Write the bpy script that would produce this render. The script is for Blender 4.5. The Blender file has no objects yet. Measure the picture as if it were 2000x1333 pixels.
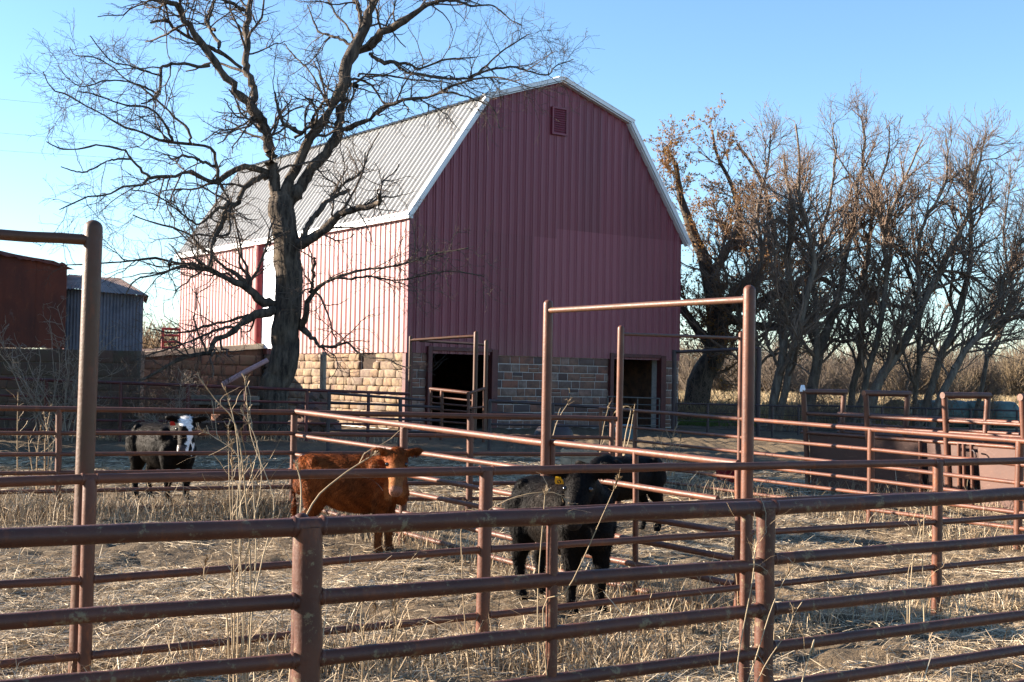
import bpy, bmesh, math, random
import numpy as np
from mathutils import Vector, Matrix

random.seed(7)
RNG = np.random.default_rng(11)
scene = bpy.context.scene
COL = scene.collection

# ------------------------------------------------------------------ camera
F_PX, EYE = 2500.0, 1.9
PITCH, ROLL = math.atan(73.5 / 2500), 0.018
_f = np.array([0, math.cos(PITCH), math.sin(PITCH)])
_u0 = np.array([0, -math.sin(PITCH), math.cos(PITCH)])
_r0 = np.array([1.0, 0, 0])
_r = math.cos(ROLL) * _r0 + math.sin(ROLL) * _u0
_u = -math.sin(ROLL) * _r0 + math.cos(ROLL) * _u0
EYEP = np.array([0, 0, EYE])
cam_d = bpy.data.cameras.new('camera')
cam_d.sensor_width = 36.0
cam_d.lens = 36.0 * F_PX / 2000.0
cam_d.clip_start, cam_d.clip_end = 0.1, 3000.0
cam = bpy.data.objects.new('camera', cam_d)
M = Matrix.Identity(4)
for i in range(3):
    M[i][0], M[i][1], M[i][2], M[i][3] = _r[i], _u[i], -_f[i], EYEP[i]
cam.matrix_world = M
COL.objects.link(cam)
scene.camera = cam

# ------------------------------------------------------------------ sky, sun, exposure
SUN_EL = math.radians(17.5)
SUN_AZ = Vector((-0.982, 0.19))            # towards the sun, on the ground
world = bpy.data.worlds.new('World')
scene.world = world
world.use_nodes = True
wn = world.node_tree
sky = wn.nodes.new('ShaderNodeTexSky')
sky.sky_type = 'NISHITA'
sky.sun_disc = False
sky.sun_elevation = SUN_EL
sky.sun_rotation = math.atan2(SUN_AZ.x, SUN_AZ.y)
sky.altitude = 0
sky.air_density = 1.0
sky.dust_density = 0.0
sky.ozone_density = 4.0
bg = wn.nodes['Background']
bg.inputs['Strength'].default_value = 0.066
wn.links.new(sky.outputs[0], bg.inputs['Color'])
sun_d = bpy.data.lights.new('sun', 'SUN')
sun_d.energy = 5.0
sun_d.angle = math.radians(0.53)
sun_d.color = (1.0, 0.86, 0.70)
sun = bpy.data.objects.new('sun', sun_d)
sdir = Vector((SUN_AZ.x * math.cos(SUN_EL), SUN_AZ.y * math.cos(SUN_EL), math.sin(SUN_EL))).normalized()
sun.rotation_euler = sdir.to_track_quat('Z', 'Y').to_euler()
sun.location = (-40, 8, 20)
COL.objects.link(sun)
vs = scene.view_settings
vs.view_transform = 'Standard'
vs.look = 'None'
vs.exposure = 2.2
vs.gamma = 1.0

# ------------------------------------------------------------------ sight lines (a picture point -> a place in the yard)
def ray(x, y): return _f * F_PX + _r * (x - 1000) + _u * (666.5 - y)
def at_h(x, y, h): d = ray(x, y); return EYEP + d * ((h - EYE) / d[2])
def at_y(x, y, Y): d = ray(x, y); return EYEP + d * (Y / d[1])
def at_pl(x, y, A, D):
    n = np.array([D[1], -D[0]]); d = ray(x, y)
    return EYEP + d * (((np.array(A[:2]) - EYEP[:2]) @ n) / (d[:2] @ n))
def ground_x(px, Y): return float(at_y(px, 760, Y)[0])

# ------------------------------------------------------------------ object helpers
def tag(o, label=None, cat=None, group=None, kind=None):
    if label: o['label'] = label
    if cat: o['category'] = cat
    if group: o['group'] = group
    if kind: o['kind'] = kind
    return o
def empty(name, loc, label=None, cat=None, group=None):
    o = bpy.data.objects.new(name, None)
    o.empty_display_size = 0.2
    o.location = [float(v) for v in loc]
    COL.objects.link(o)
    return tag(o, label, cat, group)
def wloc(o):
    v = Vector(o.location)
    if o.parent: v = v + wloc(o.parent)
    return v
def link(name, me, mat=None, parent=None, loc=None):
    """link a mesh; parents have no rotation or scale, vertices are given in world space unless loc says otherwise"""
    o = bpy.data.objects.new(name, me)
    if mat is not None:
        me.materials.clear(); me.materials.append(mat)
    COL.objects.link(o)
    if loc is not None: o.location = [float(v) for v in loc]
    if parent is not None:
        o.parent = parent
        o.location = Vector(o.location) - wloc(parent)
    return o
def mesh_np(name, V, Fs, smooth=False):
    """V (n,3); Fs a list of index arrays (m,k)"""
    me = bpy.data.meshes.new(name)
    V = np.asarray(V, dtype=np.float32)
    if not isinstance(Fs, (list, tuple)): Fs = [Fs]
    Fs = [np.asarray(f, dtype=np.int32) for f in Fs if len(f)]
    me.vertices.add(len(V)); me.vertices.foreach_set('co', V.ravel())
    nl = sum(f.size for f in Fs); npoly = sum(len(f) for f in Fs)
    me.loops.add(nl); me.polygons.add(npoly)
    me.loops.foreach_set('vertex_index', np.concatenate([f.ravel() for f in Fs]))
    st, tot, c = [], [], 0
    for f in Fs:
        k = f.shape[1]
        st.append(c + np.arange(len(f)) * k); tot.append(np.full(len(f), k)); c += f.size
    me.polygons.foreach_set('loop_start', np.concatenate(st).astype(np.int32))
    me.polygons.foreach_set('loop_total', np.concatenate(tot).astype(np.int32))
    if smooth: me.polygons.foreach_set('use_smooth', np.ones(npoly, dtype=bool))
    me.update(calc_edges=True)
    return me
def bm_mesh(name, bm, smooth=False):
    me = bpy.data.meshes.new(name)
    bmesh.ops.recalc_face_normals(bm, faces=bm.faces)
    bm.to_mesh(me); bm.free()
    if smooth:
        me.polygons.foreach_set('use_smooth', np.ones(len(me.polygons), dtype=bool))
    return me
def hexa(bm, c8):
    """box from 8 corners: bottom ring 0-3, top ring 4-7"""
    v = [bm.verts.new([float(q) for q in c]) for c in c8]
    for f in ((3, 2, 1, 0), (4, 5, 6, 7), (0, 1, 5, 4), (1, 2, 6, 5), (2, 3, 7, 6), (3, 0, 4, 7)):
        bm.faces.new([v[i] for i in f])
def box(bm, lo, hi):
    (a, b, c), (d, e, f) = lo, hi
    hexa(bm, [(a, b, c), (d, b, c), (d, e, c), (a, e, c), (a, b, f), (d, b, f), (d, e, f), (a, e, f)])
def bevel(bm, w, seg=1):
    bmesh.ops.bevel(bm, geom=list(bm.edges), offset=w, segments=seg, affect='EDGES', profile=0.5)

# ------------------------------------------------------------------ materials
def mat(name):
    m = bpy.data.materials.new(name); m.use_nodes = True
    nt = m.node_tree
    return m, nt, nt.nodes['Principled BSDF']
def N(nt, t, **kw):
    n = nt.nodes.new(t)
    for k, v in kw.items():
        if k in n.inputs.keys(): n.inputs[k].default_value = v
        else: setattr(n, k, v)
    return n
def ramp(nt, src, stops):
    r = nt.nodes.new('ShaderNodeValToRGB')
    el = r.color_ramp.elements
    while len(el) < len(stops): el.new(0.5)
    for e, (p, c) in zip(el, stops):
        e.position = p
        e.color = (c, c, c, 1) if isinstance(c, (int, float)) else (*c, 1)
    nt.links.new(src, r.inputs[0])
    return r.outputs[0]
def mixc(nt, f, a, b, mode='MIX'):
    m = nt.nodes.new('ShaderNodeMix'); m.data_type = 'RGBA'; m.blend_type = mode
    for sock, v in ((m.inputs[0], f), (m.inputs[6], a), (m.inputs[7], b)):
        if hasattr(v, 'is_output'): nt.links.new(v, sock)
        else: sock.default_value = v if isinstance(v, (int, float)) else (*v, 1)
    return m.outputs[2]
def pos(nt, scale=(1, 1, 1), obj=False):
    mp = nt.nodes.new('ShaderNodeMapping')
    mp.inputs['Scale'].default_value = scale
    if obj:
        tc = nt.nodes.new('ShaderNodeTexCoord'); nt.links.new(tc.outputs['Object'], mp.inputs[0])
    else:
        g = nt.nodes.new('ShaderNodeNewGeometry'); nt.links.new(g.outputs['Position'], mp.inputs[0])
    return mp.outputs[0]
def noise(nt, vec, scale, detail=4, rough=0.6):
    n = N(nt, 'ShaderNodeTexNoise', Scale=scale, Detail=detail, Roughness=rough)
    nt.links.new(vec, n.inputs['Vector'])
    return n.outputs[0]
def bump(nt, bsdf, h, strength=0.3, dist=0.02):
    b = N(nt, 'ShaderNodeBump', Strength=strength, Distance=dist)
    nt.links.new(h, b.inputs['Height']); nt.links.new(b.outputs[0], bsdf.inputs['Normal'])
def rnd(nt):
    return nt.nodes.new('ShaderNodeObjectInfo').outputs['Random']

def m_pipe(name, base, dark, wear, wear_at=0.62, rough=0.42):
    m, nt, b = mat(name)
    v = pos(nt)
    n1 = noise(nt, v, 3.0, 5)
    n2 = noise(nt, v, 38.0, 4, 0.7)
    n3 = noise(nt, v, 13.0, 7, 0.8)
    c = mixc(nt, ramp(nt, n1, [(0.35, 0.0), (0.68, 1.0)]), base, dark)
    c = mixc(nt, ramp(nt, n3, [(wear_at, 0.0), (wear_at + 0.07, 0.8)]), c, wear)
    c = mixc(nt, ramp(nt, n2, [(0.58, 0.0), (0.72, 0.55)]), c, (base[0] * .5, base[1] * .5, base[2] * .55))
    n4 = noise(nt, pos(nt, (2.2, 2.2, .7)), 5.0, 5, .7)
    c = mixc(nt, ramp(nt, n4, [(0.56, 0.0), (0.66, 0.65)]), c, (base[0] * 1.55, base[1] * 1.35, base[2] * 0.95))
    nt.links.new(c, b.inputs['Base Color'])
    r = ramp(nt, n3, [(0.3, rough - .06), (0.75, rough + .25)])
    nt.links.new(r, b.inputs['Roughness'])
    b.inputs['Specular IOR Level'].default_value = 0.33
    bump(nt, b, n2, 0.4, 0.006)
    return m
M_PIPE = m_pipe('pipe_primer_red', (0.122, 0.045, 0.024), (0.074, 0.028, 0.017), (0.15, 0.10, 0.06), 0.64)
M_PIPE_OLD = m_pipe('pipe_weathered', (0.100, 0.036, 0.020), (0.060, 0.023, 0.015), (0.20, 0.155, 0.085), 0.56)
M_PIPE_TALL = m_pipe('pipe_mossy', (0.088, 0.034, 0.020), (0.072, 0.036, 0.017), (0.095, 0.058, 0.036), 0.64)
M_PIPE_DARK = m_pipe('pipe_dark', (0.055, 0.035, 0.035), (0.03, 0.022, 0.024), (0.09, 0.07, 0.06), 0.66)
M_PIPE_RED = m_pipe('pipe_red', (0.105, 0.028, 0.026), (0.065, 0.020, 0.020), (0.11, 0.06, 0.045), 0.68)

M_PIPE_GREY = m_pipe('pipe_grey', (0.085, 0.078, 0.072), (0.05, 0.046, 0.044), (0.12, 0.10, 0.08), 0.66)
def m_plain(name, col, rough=0.6, var=0.25, scale=6.0, spec=0.4, bmp=0.1, obj=False, metallic=0.0):
    m, nt, b = mat(name)
    n1 = noise(nt, pos(nt, obj=obj), scale, 5, 0.65)
    lo = [c * (1 - var) for c in col]; hi = [min(1, c * (1 + var)) for c in col]
    nt.links.new(mixc(nt, ramp(nt, n1, [(0.3, 0.0), (0.7, 1.0)]), lo, hi), b.inputs['Base Color'])
    b.inputs['Roughness'].default_value = rough
    b.inputs['Specular IOR Level'].default_value = spec
    b.inputs['Metallic'].default_value = metallic
    if bmp: bump(nt, b, n1, bmp, 0.01)
    return m
def m_siding(name, col, rough=0.42, spec=0.8):
    m, nt, b = mat(name)
    v = pos(nt, (1, 1, 0.15))
    n1 = noise(nt, v, 1.6, 4); n2 = noise(nt, v, 14.0, 4, 0.7)
    hue = nt.nodes.new('ShaderNodeHueSaturation')
    hue.inputs['Color'].default_value = (*col, 1)
    rv = N(nt, 'ShaderNodeMapRange'); nt.links.new(rnd(nt), rv.inputs[0])
    rv.inputs[3].default_value = 0.86; rv.inputs[4].default_value = 1.12
    nt.links.new(rv.outputs[0], hue.inputs['Value'])
    c = mixc(nt, ramp(nt, n1, [(0.3, 0.0), (0.75, 0.35)]), hue.outputs[0], [min(1, q * 1.35 + 0.01) for q in col])
    c = mixc(nt, ramp(nt, n2, [(0.55, 0.0), (0.8, 0.25)]), c, [q * 0.6 for q in col])
    n5 = noise(nt, pos(nt, (3, 3, 0.05)), 3.0, 5, 0.8)                       # rain streaks
    c = mixc(nt, ramp(nt, n5, [(0.56, 0.0), (0.74, 0.22)]), c, [q * 0.6 + 0.004 for q in col])
    sx = nt.nodes.new('ShaderNodeSeparateXYZ'); nt.links.new(pos(nt), sx.inputs[0])
    mr = N(nt, 'ShaderNodeMapRange'); nt.links.new(sx.outputs[2], mr.inputs[0])
    mr.inputs[1].default_value = 3.9; mr.inputs[2].default_value = 2.75; mr.inputs[3].default_value = 0.0; mr.inputs[4].default_value = 0.4
    ml = N(nt, 'ShaderNodeMath', operation='MULTIPLY'); nt.links.new(mr.outputs[0], ml.inputs[0]); nt.links.new(n2, ml.inputs[1])
    c = mixc(nt, ml.outputs[0], c, (0.20, 0.135, 0.11))                        # mud splashed on the lowest metre
    nt.links.new(c, b.inputs['Base Color'])
    b.inputs['Roughness'].default_value = rough
    b.inputs['Specular IOR Level'].default_value = spec
    bump(nt, b, n1, 0.12, 0.05)
    return m
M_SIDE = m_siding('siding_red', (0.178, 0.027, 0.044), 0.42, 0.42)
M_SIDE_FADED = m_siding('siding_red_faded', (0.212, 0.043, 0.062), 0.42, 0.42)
M_SIDE_SUN = m_siding('siding_red_sunlit', (0.30, 0.105, 0.098), 0.42, 0.95)  # same red paint, base lightened to imitate the sun's sheen on the long wall
M_ROOF = m_siding('roof_galvanised', (0.27, 0.272, 0.265), 0.42, 0.6)
M_TRIM = m_plain('trim_white', (0.72, 0.73, 0.74), 0.4, 0.06, 2.0, 0.5, 0.02)
M_TRIM_RED = m_plain('trim_red', (0.22, 0.022, 0.022), 0.4, 0.2, 3.0, 0.5, 0.02)
M_DOOR_WHITE = m_plain('door_white', (0.62, 0.66, 0.74), 0.5, 0.06, 2.0, 0.4, 0.02)
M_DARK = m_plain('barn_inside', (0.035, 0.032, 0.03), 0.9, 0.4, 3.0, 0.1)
def m_stone(name, stops, mort=None):
    m, nt, b = mat(name)
    v = pos(nt)
    add = nt.nodes.new('ShaderNodeVectorMath'); add.operation = 'ADD'
    cmb = nt.nodes.new('ShaderNodeCombineXYZ'); mul = N(nt, 'ShaderNodeMath', operation='MULTIPLY')
    nt.links.new(rnd(nt), mul.inputs[0]); mul.inputs[1].default_value = 37.0
    nt.links.new(mul.outputs[0], cmb.inputs[0]); nt.links.new(mul.outputs[0], cmb.inputs[2])
    nt.links.new(v, add.inputs[0]); nt.links.new(cmb.outputs[0], add.inputs[1])
    n1 = noise(nt, add.outputs[0], 3.4, 5, 0.65)
    n2 = noise(nt, add.outputs[0], 26.0, 5, 0.7)
    a = mixc(nt, 0.0, (0, 0, 0), (0, 0, 0))
    base = ramp(nt, rnd(nt), stops)
    stain = ramp(nt, n1, [(0.40, 0.0), (0.66, 0.9)])
    c = mixc(nt, stain, base, (0.10, 0.062, 0.055))
    c = mixc(nt, ramp(nt, n2, [(0.35, 0.35), (0.65, 0.0)]), c, (0.09, 0.07, 0.055))
    nt.links.new(c, b.inputs['Base Color'])
    b.inputs['Roughness'].default_value = 0.9
    b.inputs['Specular IOR Level'].default_value = 0.15
    bump(nt, b, n2, 0.7, 0.02)
    return m
M_STONE = m_stone('sandstone', [(0.0, (0.27, 0.16, 0.115)), (0.2, (0.27, 0.105, 0.07)), (0.4, (0.33, 0.235, 0.19)), (0.58, (0.095, 0.06, 0.056)), (0.78, (0.33, 0.165, 0.105)), (1.0, (0.07, 0.06, 0.068))])
M_STONE_SUN = m_stone('sandstone_sunlit', [(0.0, (0.29, 0.205, 0.125)), (0.4, (0.26, 0.175, 0.105)), (0.7, (0.33, 0.25, 0.155)), (1.0, (0.21, 0.165, 0.125))])  # barn sandstone again, the sunlit look of the long wall put into its colour
M_STONE_DARK = m_stone('old_wall_stone', [(0.0, (0.13, 0.095, 0.075)), (0.5, (0.085, 0.08, 0.058)), (1.0, (0.16, 0.105, 0.08))])
M_MORTAR = m_plain('mortar', (0.46, 0.41, 0.38), 0.95, 0.2, 9.0, 0.1, 0.4)
def m_bark(name, a, c2, scale=7.0):
    m, nt, b = mat(name)
    n1 = noise(nt, pos(nt, (1, 1, 0.22)), scale, 6, 0.7)
    n2 = noise(nt, pos(nt), 2.0, 3)
    c = mixc(nt, ramp(nt, n1, [(0.38, 0.0), (0.62, 1.0)]), a, c2)
    c = mixc(nt, ramp(nt, n2, [(0.5, 0.0), (0.75, 0.35)]), c, (c2[0] * 1.2, c2[1] * 1.15, c2[2] * .95))
    nt.links.new(c, b.inputs['Base Color'])
    b.inputs['Roughness'].default_value = 0.92
    b.inputs['Specular IOR Level'].default_value = 0.12
    bump(nt, b, n1, 1.0, 0.05)
    return m
M_BARK = m_bark('bark_dark', (0.030, 0.025, 0.022), (0.125, 0.100, 0.078))
M_TWIG = m_bark('twig_dark', (0.070, 0.055, 0.046), (0.15, 0.118, 0.095), 20)
M_BARK_GREY = m_bark('bark_grey', (0.085, 0.068, 0.055), (0.21, 0.172, 0.135))
M_TWIG_GREY = m_bark('twig_grey', (0.125, 0.088, 0.066), (0.25, 0.18, 0.135), 20)
M_SHRUB = m_bark('shrub_bark', (0.20, 0.165, 0.13), (0.33, 0.28, 0.23), 20)
def m_blades(name, stops, rough=0.7, trans=0.0):
    """colour per blade from the attribute 'tone' """
    m, nt, b = mat(name)
    at = nt.nodes.new('ShaderNodeAttribute'); at.attribute_name = 'tone'
    nt.links.new(ramp(nt, at.outputs['Fac'], stops), b.inputs['Base Color'])
    b.inputs['Roughness'].default_value = rough
    b.inputs['Specular IOR Level'].default_value = 0.25
    if trans:
        tr = nt.nodes.new('ShaderNodeBsdfTranslucent')
        nt.links.new(ramp(nt, at.outputs['Fac'], stops), tr.inputs[0])
        mx = nt.nodes.new('ShaderNodeMixShader'); mx.inputs[0].default_value = trans
        out = nt.nodes['Material Output']
        nt.links.new(b.outputs[0], mx.inputs[1]); nt.links.new(tr.outputs[0], mx.inputs[2]); nt.links.new(mx.outputs[0], out.inputs[0])
    return m
M_STRAW = m_blades('straw', [(0.0, (0.10, 0.060, 0.034)), (0.28, (0.25, 0.17, 0.098)), (0.65, (0.42, 0.325, 0.205)), (1.0, (0.62, 0.53, 0.39))])
M_FIELD = m_blades('prairie_grass', [(0.0, (0.24, 0.17, 0.095)), (0.5, (0.36, 0.27, 0.15)), (1.0, (0.46, 0.37, 0.22))], trans=0.2)
M_GREEN = m_blades('green_grass', [(0.0, (0.06, 0.10, 0.025)), (1.0, (0.14, 0.19, 0.05))], trans=0.25)
M_WEED = m_blades('dry_weed', [(0.0, (0.19, 0.13, 0.075)), (0.6, (0.32, 0.235, 0.14)), (1.0, (0.44, 0.35, 0.225))])
M_OAKLEAF = m_blades('oak_leaf', [(0.0, (0.16, 0.075, 0.035)), (0.5, (0.25, 0.125, 0.045)), (1.0, (0.34, 0.20, 0.05))], trans=0.3)
M_BRUSH = m_blades('far_brush', [(0.0, (0.075, 0.06, 0.05)), (0.5, (0.13, 0.10, 0.075)), (1.0, (0.20, 0.15, 0.09))])
M_BRUSH_TAN = m_blades('tan_brush', [(0.0, (0.13, 0.095, 0.06)), (0.5, (0.22, 0.15, 0.085)), (1.0, (0.30, 0.20, 0.10))], trans=0.2)
def m_ground():
    m, nt, b = mat('yard_litter')
    v = pos(nt)
    n1 = noise(nt, v, 0.55, 5, 0.6); n2 = noise(nt, v, 7.0, 6, 0.75); n3 = noise(nt, pos(nt, (1, 2.6, 1)), 34.0, 5, 0.7)
    c = mixc(nt, ramp(nt, n2, [(0.38, 0.0), (0.62, 1.0)]), (0.045, 0.034, 0.024), (0.14, 0.10, 0.062))
    c = mixc(nt, ramp(nt, n3, [(0.42, 0.0), (0.66, 0.8)]), c, (0.23, 0.175, 0.11))
    c = mixc(nt, ramp(nt, n1, [(0.42, 0.0), (0.70, 0.55)]), c, (0.05, 0.041, 0.03))
    nt.links.new(c, b.inputs['Base Color'])
    b.inputs['Roughness'].default_value = 0.95
    b.inputs['Specular IOR Level'].default_value = 0.1
    bump(nt, b, n2, 0.8, 0.04)
    return m
M_GROUND = m_ground()

# ------------------------------------------------------------------ tubes and ribbons (numpy, in bulk)
def frames(P):
    T = np.gradient(P, axis=1); T /= np.linalg.norm(T, axis=2, keepdims=True) + 1e-9
    up = np.zeros_like(T); up[..., 2] = 1.0
    alt = np.abs(T[:, :1, 2]) > 0.93
    up[np.broadcast_to(alt, up.shape[:2])] = (1.0, 0, 0)
    A = np.cross(T, up); A /= np.linalg.norm(A, axis=2, keepdims=True) + 1e-9
    return T, A, np.cross(A, T)
def tubes(P, R, sides):
    """P (n,k,3), R (n,k) -> verts, quads"""
    n, k, _ = P.shape
    T, A, B = frames(P)
    th = np.linspace(0, 2 * math.pi, sides, endpoint=False)
    V = P[:, :, None, :] + R[:, :, None, None] * (np.cos(th)[None, None, :, None] * A[:, :, None, :] + np.sin(th)[None, None, :, None] * B[:, :, None, :])
    idx = np.arange(n * k * sides).reshape(n, k, sides)
    a = idx[:, :-1, :]; b = np.roll(idx, -1, 2)[:, :-1, :]; c = np.roll(idx, -1, 2)[:, 1:, :]; d = idx[:, 1:, :]
    return V.reshape(-1, 3), np.stack([a, b, c, d], -1).reshape(-1, 4)
def ribbons(P, W, axis=None):
    """flat strips: P (n,k,3), W (n,k)"""
    n, k, _ = P.shape
    T, A, B = frames(P)
    if axis is not None: A = axis
    V = np.stack([P - A * W[..., None] / 2, P + A * W[..., None] / 2], 2)
    idx = np.arange(n * k * 2).reshape(n, k, 2)
    q = np.stack([idx[:, :-1, 0], idx[:, :-1, 1], idx[:, 1:, 1], idx[:, 1:, 0]], -1)
    return V.reshape(-1, 3), q.reshape(-1, 4)
def join(parts):
    Vs, Fs, o = [], [], 0
    for V, Fq in parts:
        Vs.append(V); Fs.append(Fq + o); o += len(V)
    return np.concatenate(Vs), np.concatenate(Fs)
def set_tone(me, tone):
    a = me.attributes.new('tone', 'FLOAT', 'POINT')
    a.data.foreach_set('value', np.asarray(tone, dtype=np.float32))
def smooth_line(pts, k):
    """Catmull-Rom through the points (n,m) resampled to k points"""
    p = np.asarray(pts, float)
    if len(p) < 2: return np.repeat(p, k, 0)
    q = np.vstack([2 * p[0] - p[1], p, 2 * p[-1] - p[-2]])
    t = np.linspace(0, len(p) - 1 - 1e-6, k); i = t.astype(int); u = (t - i)[:, None]
    a, b, c, d = q[i], q[i + 1], q[i + 2], q[i + 3]
    return 0.5 * (2 * b + (c - a) * u + (2 * a - 5 * b + 4 * c - d) * u ** 2 + (3 * b - a - 3 * c + d) * u ** 3)
def grow(P, R, count, lmin, lmax, ang, k=6, wig=0.25, lift=0.15, t0=0.15, t1=1.0, rr=0.55, rmin=0.003, rng=RNG, wlen=True, taper=0.5):
    """side shoots on the branches P (n,K,3): returns Q (count,k,3), S (count,k)"""
    n, K, _ = P.shape
    L = np.linalg.norm(np.diff(P, axis=1), axis=2).sum(1)
    w = L / L.sum() if wlen else np.full(n, 1 / n)
    pi = rng.choice(n, count, p=w)
    t = rng.uniform(t0, t1, count) * (K - 1.001); i = t.astype(int); u = (t - i)[:, None]
    base = P[pi, i] * (1 - u) + P[pi, i + 1] * u
    rb = R[pi, i] * (1 - u[:, 0]) + R[pi, i + 1] * u[:, 0]
    T = P[pi, i + 1] - P[pi, i]; T /= np.linalg.norm(T, axis=1, keepdims=True) + 1e-9
    q = rng.normal(size=(count, 3)); q -= (q * T).sum(1, keepdims=True) * T; q /= np.linalg.norm(q, axis=1, keepdims=True) + 1e-9
    a = np.radians(rng.uniform(ang[0], ang[1], count))[:, None]
    d = np.cos(a) * T + np.sin(a) * q
    ln = rng.uniform(lmin, lmax, count) * (1.15 - taper * (t / K))
    Q = np.zeros((count, k, 3)); Q[:, 0] = base
    step = (ln / (k - 1))[:, None]
    for j in range(1, k):
        d = d + rng.normal(size=(count, 3)) * wig + np.array([0, 0, lift])
        d /= np.linalg.norm(d, axis=1, keepdims=True)
        Q[:, j] = Q[:, j - 1] + d * step
    r0 = np.maximum(np.minimum(rb * rr, ln * 0.022 + 0.002), rmin)
    S = r0[:, None] * np.linspace(1.0, 0.45, k)[None, :]
    return Q, np.maximum(S, rmin * 0.7)

# ------------------------------------------------------------------ pipes
def unit_pipe(seg, wob, seed):
    rng = np.random.default_rng(seed)
    k = 10
    z = np.linspace(0, 1, k)
    off = np.cumsum(rng.normal(size=(k, 2)) * wob, 0); off -= np.outer(z, off[-1]); 
    P = np.stack([off[:, 0], off[:, 1], z], -1)
    th = np.linspace(0, 2 * math.pi, seg, endpoint=False)
    V = np.stack([P[:, None, 0] + np.cos(th), P[:, None, 1] + np.sin(th), np.broadcast_to(P[:, None, 2], (k, seg))], -1)
    idx = np.arange(k * seg).reshape(k, seg)
    q = np.stack([idx[:-1], np.roll(idx, -1, 1)[:-1], np.roll(idx, -1, 1)[1:], idx[1:]], -1).reshape(-1, 4)
    Vv = np.concatenate([V.reshape(-1, 3)])
    me = mesh_np('pipe', Vv, [q, idx[0][::-1][None, :], idx[-1][None, :]])
    sm = np.ones(len(me.polygons), dtype=bool); sm[-2:] = False
    me.polygons.foreach_set('use_smooth', sm)
    return me
PIPES = {(s, i): unit_pipe(s, w, 50 + i) for s in (8, 18) for i, w in enumerate((0.05, 0.09, 0.03))}
def pipe(name, p0, p1, r, m, parent, fine=True):
    me = PIPES[(18 if fine else 8, random.randrange(3))]
    key = me.name + m.name
    if key not in PIPES:
        c = me.copy(); c.materials.append(m); PIPES[key] = c
    o = bpy.data.objects.new(name, PIPES[key])
    COL.objects.link(o)
    p0, p1 = Vector([float(v) for v in p0]), Vector([float(v) for v in p1])
    d = p1 - p0
    o.rotation_mode = 'QUATERNION'
    o.rotation_quaternion = d.to_track_quat('Z', 'Y')
    o.scale = (r, r, d.length)
    o.location = p0
    if parent is not None:
        o.parent = parent; o.location = p0 - wloc(parent)
    return o
def domed_post(name, base, top, r, m, parent):
    base, top = np.array(base, float), np.array(top, float)
    d = top - base; L = np.linalg.norm(d); d /= L
    s = [0, L * .2, L * .4, L * .6, L * .8, L - r * .9] + [L - r * .9 + r * .9 * math.sin(a) for a in (0.35, 0.7, 1.05, 1.35)]
    rr = [r] * 6 + [r * math.cos(a) for a in (0.35, 0.7, 1.05, 1.35)]
    P = np.array([base + d * q for q in s])[None]
    V, q = tubes(P, np.array(rr)[None], 20)
    top_i = np.arange(len(V) - 20, len(V))
    me = mesh_np(name, V, [q, top_i[None, :]], smooth=True)
    return link(name, me, m, parent)
_th = np.linspace(0, 2 * math.pi, 22, endpoint=False)
_wr = np.random.default_rng(77)
_ring = np.stack([np.stack([np.cos(_th) * (1.0 + a + .05 * _wr.normal(size=22)), np.sin(_th) * (1.0 + a + .05 * _wr.normal(size=22)), np.full(22, z) + .06 * _wr.normal(size=22)], -1) for a, z in ((0, -.32), (.17, -.12), (.17, .12), (0, .32))])
_ri = np.arange(88).reshape(4, 22)
WELD = mesh_np('weld', _ring.reshape(-1, 3), np.stack([_ri[:-1], np.roll(_ri, -1, 1)[:-1], np.roll(_ri, -1, 1)[1:], _ri[1:]], -1).reshape(-1, 4), True)
def weld(p, d, r, m, parent):
    key = 'weld' + m.name
    if key not in PIPES:
        c = WELD.copy(); c.materials.append(m); PIPES[key] = c
    o = bpy.data.objects.new('weld_bead', PIPES[key]); COL.objects.link(o)
    o.rotation_mode = 'QUATERNION'; o.rotation_quaternion = Vector(d).to_track_quat('Z', 'Y'); o.scale = (r, r, r)
    o.parent = parent; o.location = Vector([float(q) for q in p]) - wloc(parent)
def fence(name, label, cat, group, A, B, rails, posts, m, mpost=None, fine=True, welds=False):
    """rails: (x0,y0,x1,y1,r); posts: (xt,yt,xb,yb,r,dome) as picture points in the fence's own upright plane A-B"""
    D = (np.array(B) - np.array(A))[:2]
    e = empty(name, (A[0], A[1], 0), label, cat, group)
    for (xa, ya, xb, yb, r) in rails:
        pipe('rail', at_pl(xa, ya, A, D), at_pl(xb, yb, A, D), r, m, e, fine)
    for (xt, yt, xb, yb, r, dome) in posts:
        top = at_pl(xt, yt, A, D)
        if xb is None: low = np.array([top[0], top[1], -0.15])
        else:
            low = at_pl(xb, yb, A, D)
            low = top + (low - top) * ((top[2] + 0.15) / max(top[2] - low[2], 1e-3))
        if dome: domed_post('post', low, top, r, mpost or m, e)
        else: pipe('post', low, top, r, mpost or m, e, fine)
        if welds:
            for (xa, ya, xb, yb, rr_) in rails:
                p0, p1 = at_pl(xa, ya, A, D), at_pl(xb, yb, A, D); d = p1 - p0; L = np.linalg.norm(d); d /= L
                t = float(((top[:2] - p0[:2]) @ d[:2]) / (d[:2] @ d[:2]))
                z = p0[2] + d[2] * t; q = top + (low - top) * ((top[2] - z) / max(top[2] - low[2], 1e-3))
                t = float(((q[:2] - p0[:2]) @ d[:2]) / (d[:2] @ d[:2]))
                if rr_ >= r * .98 or z > top[2] + .02: continue
                for sg in (-1, 1):
                    u_ = t + sg * (r + .002)
                    if -.01 < u_ < L + .01: weld(p0 + d * u_, d, rr_, mpost or m, e)
    return e

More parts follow.
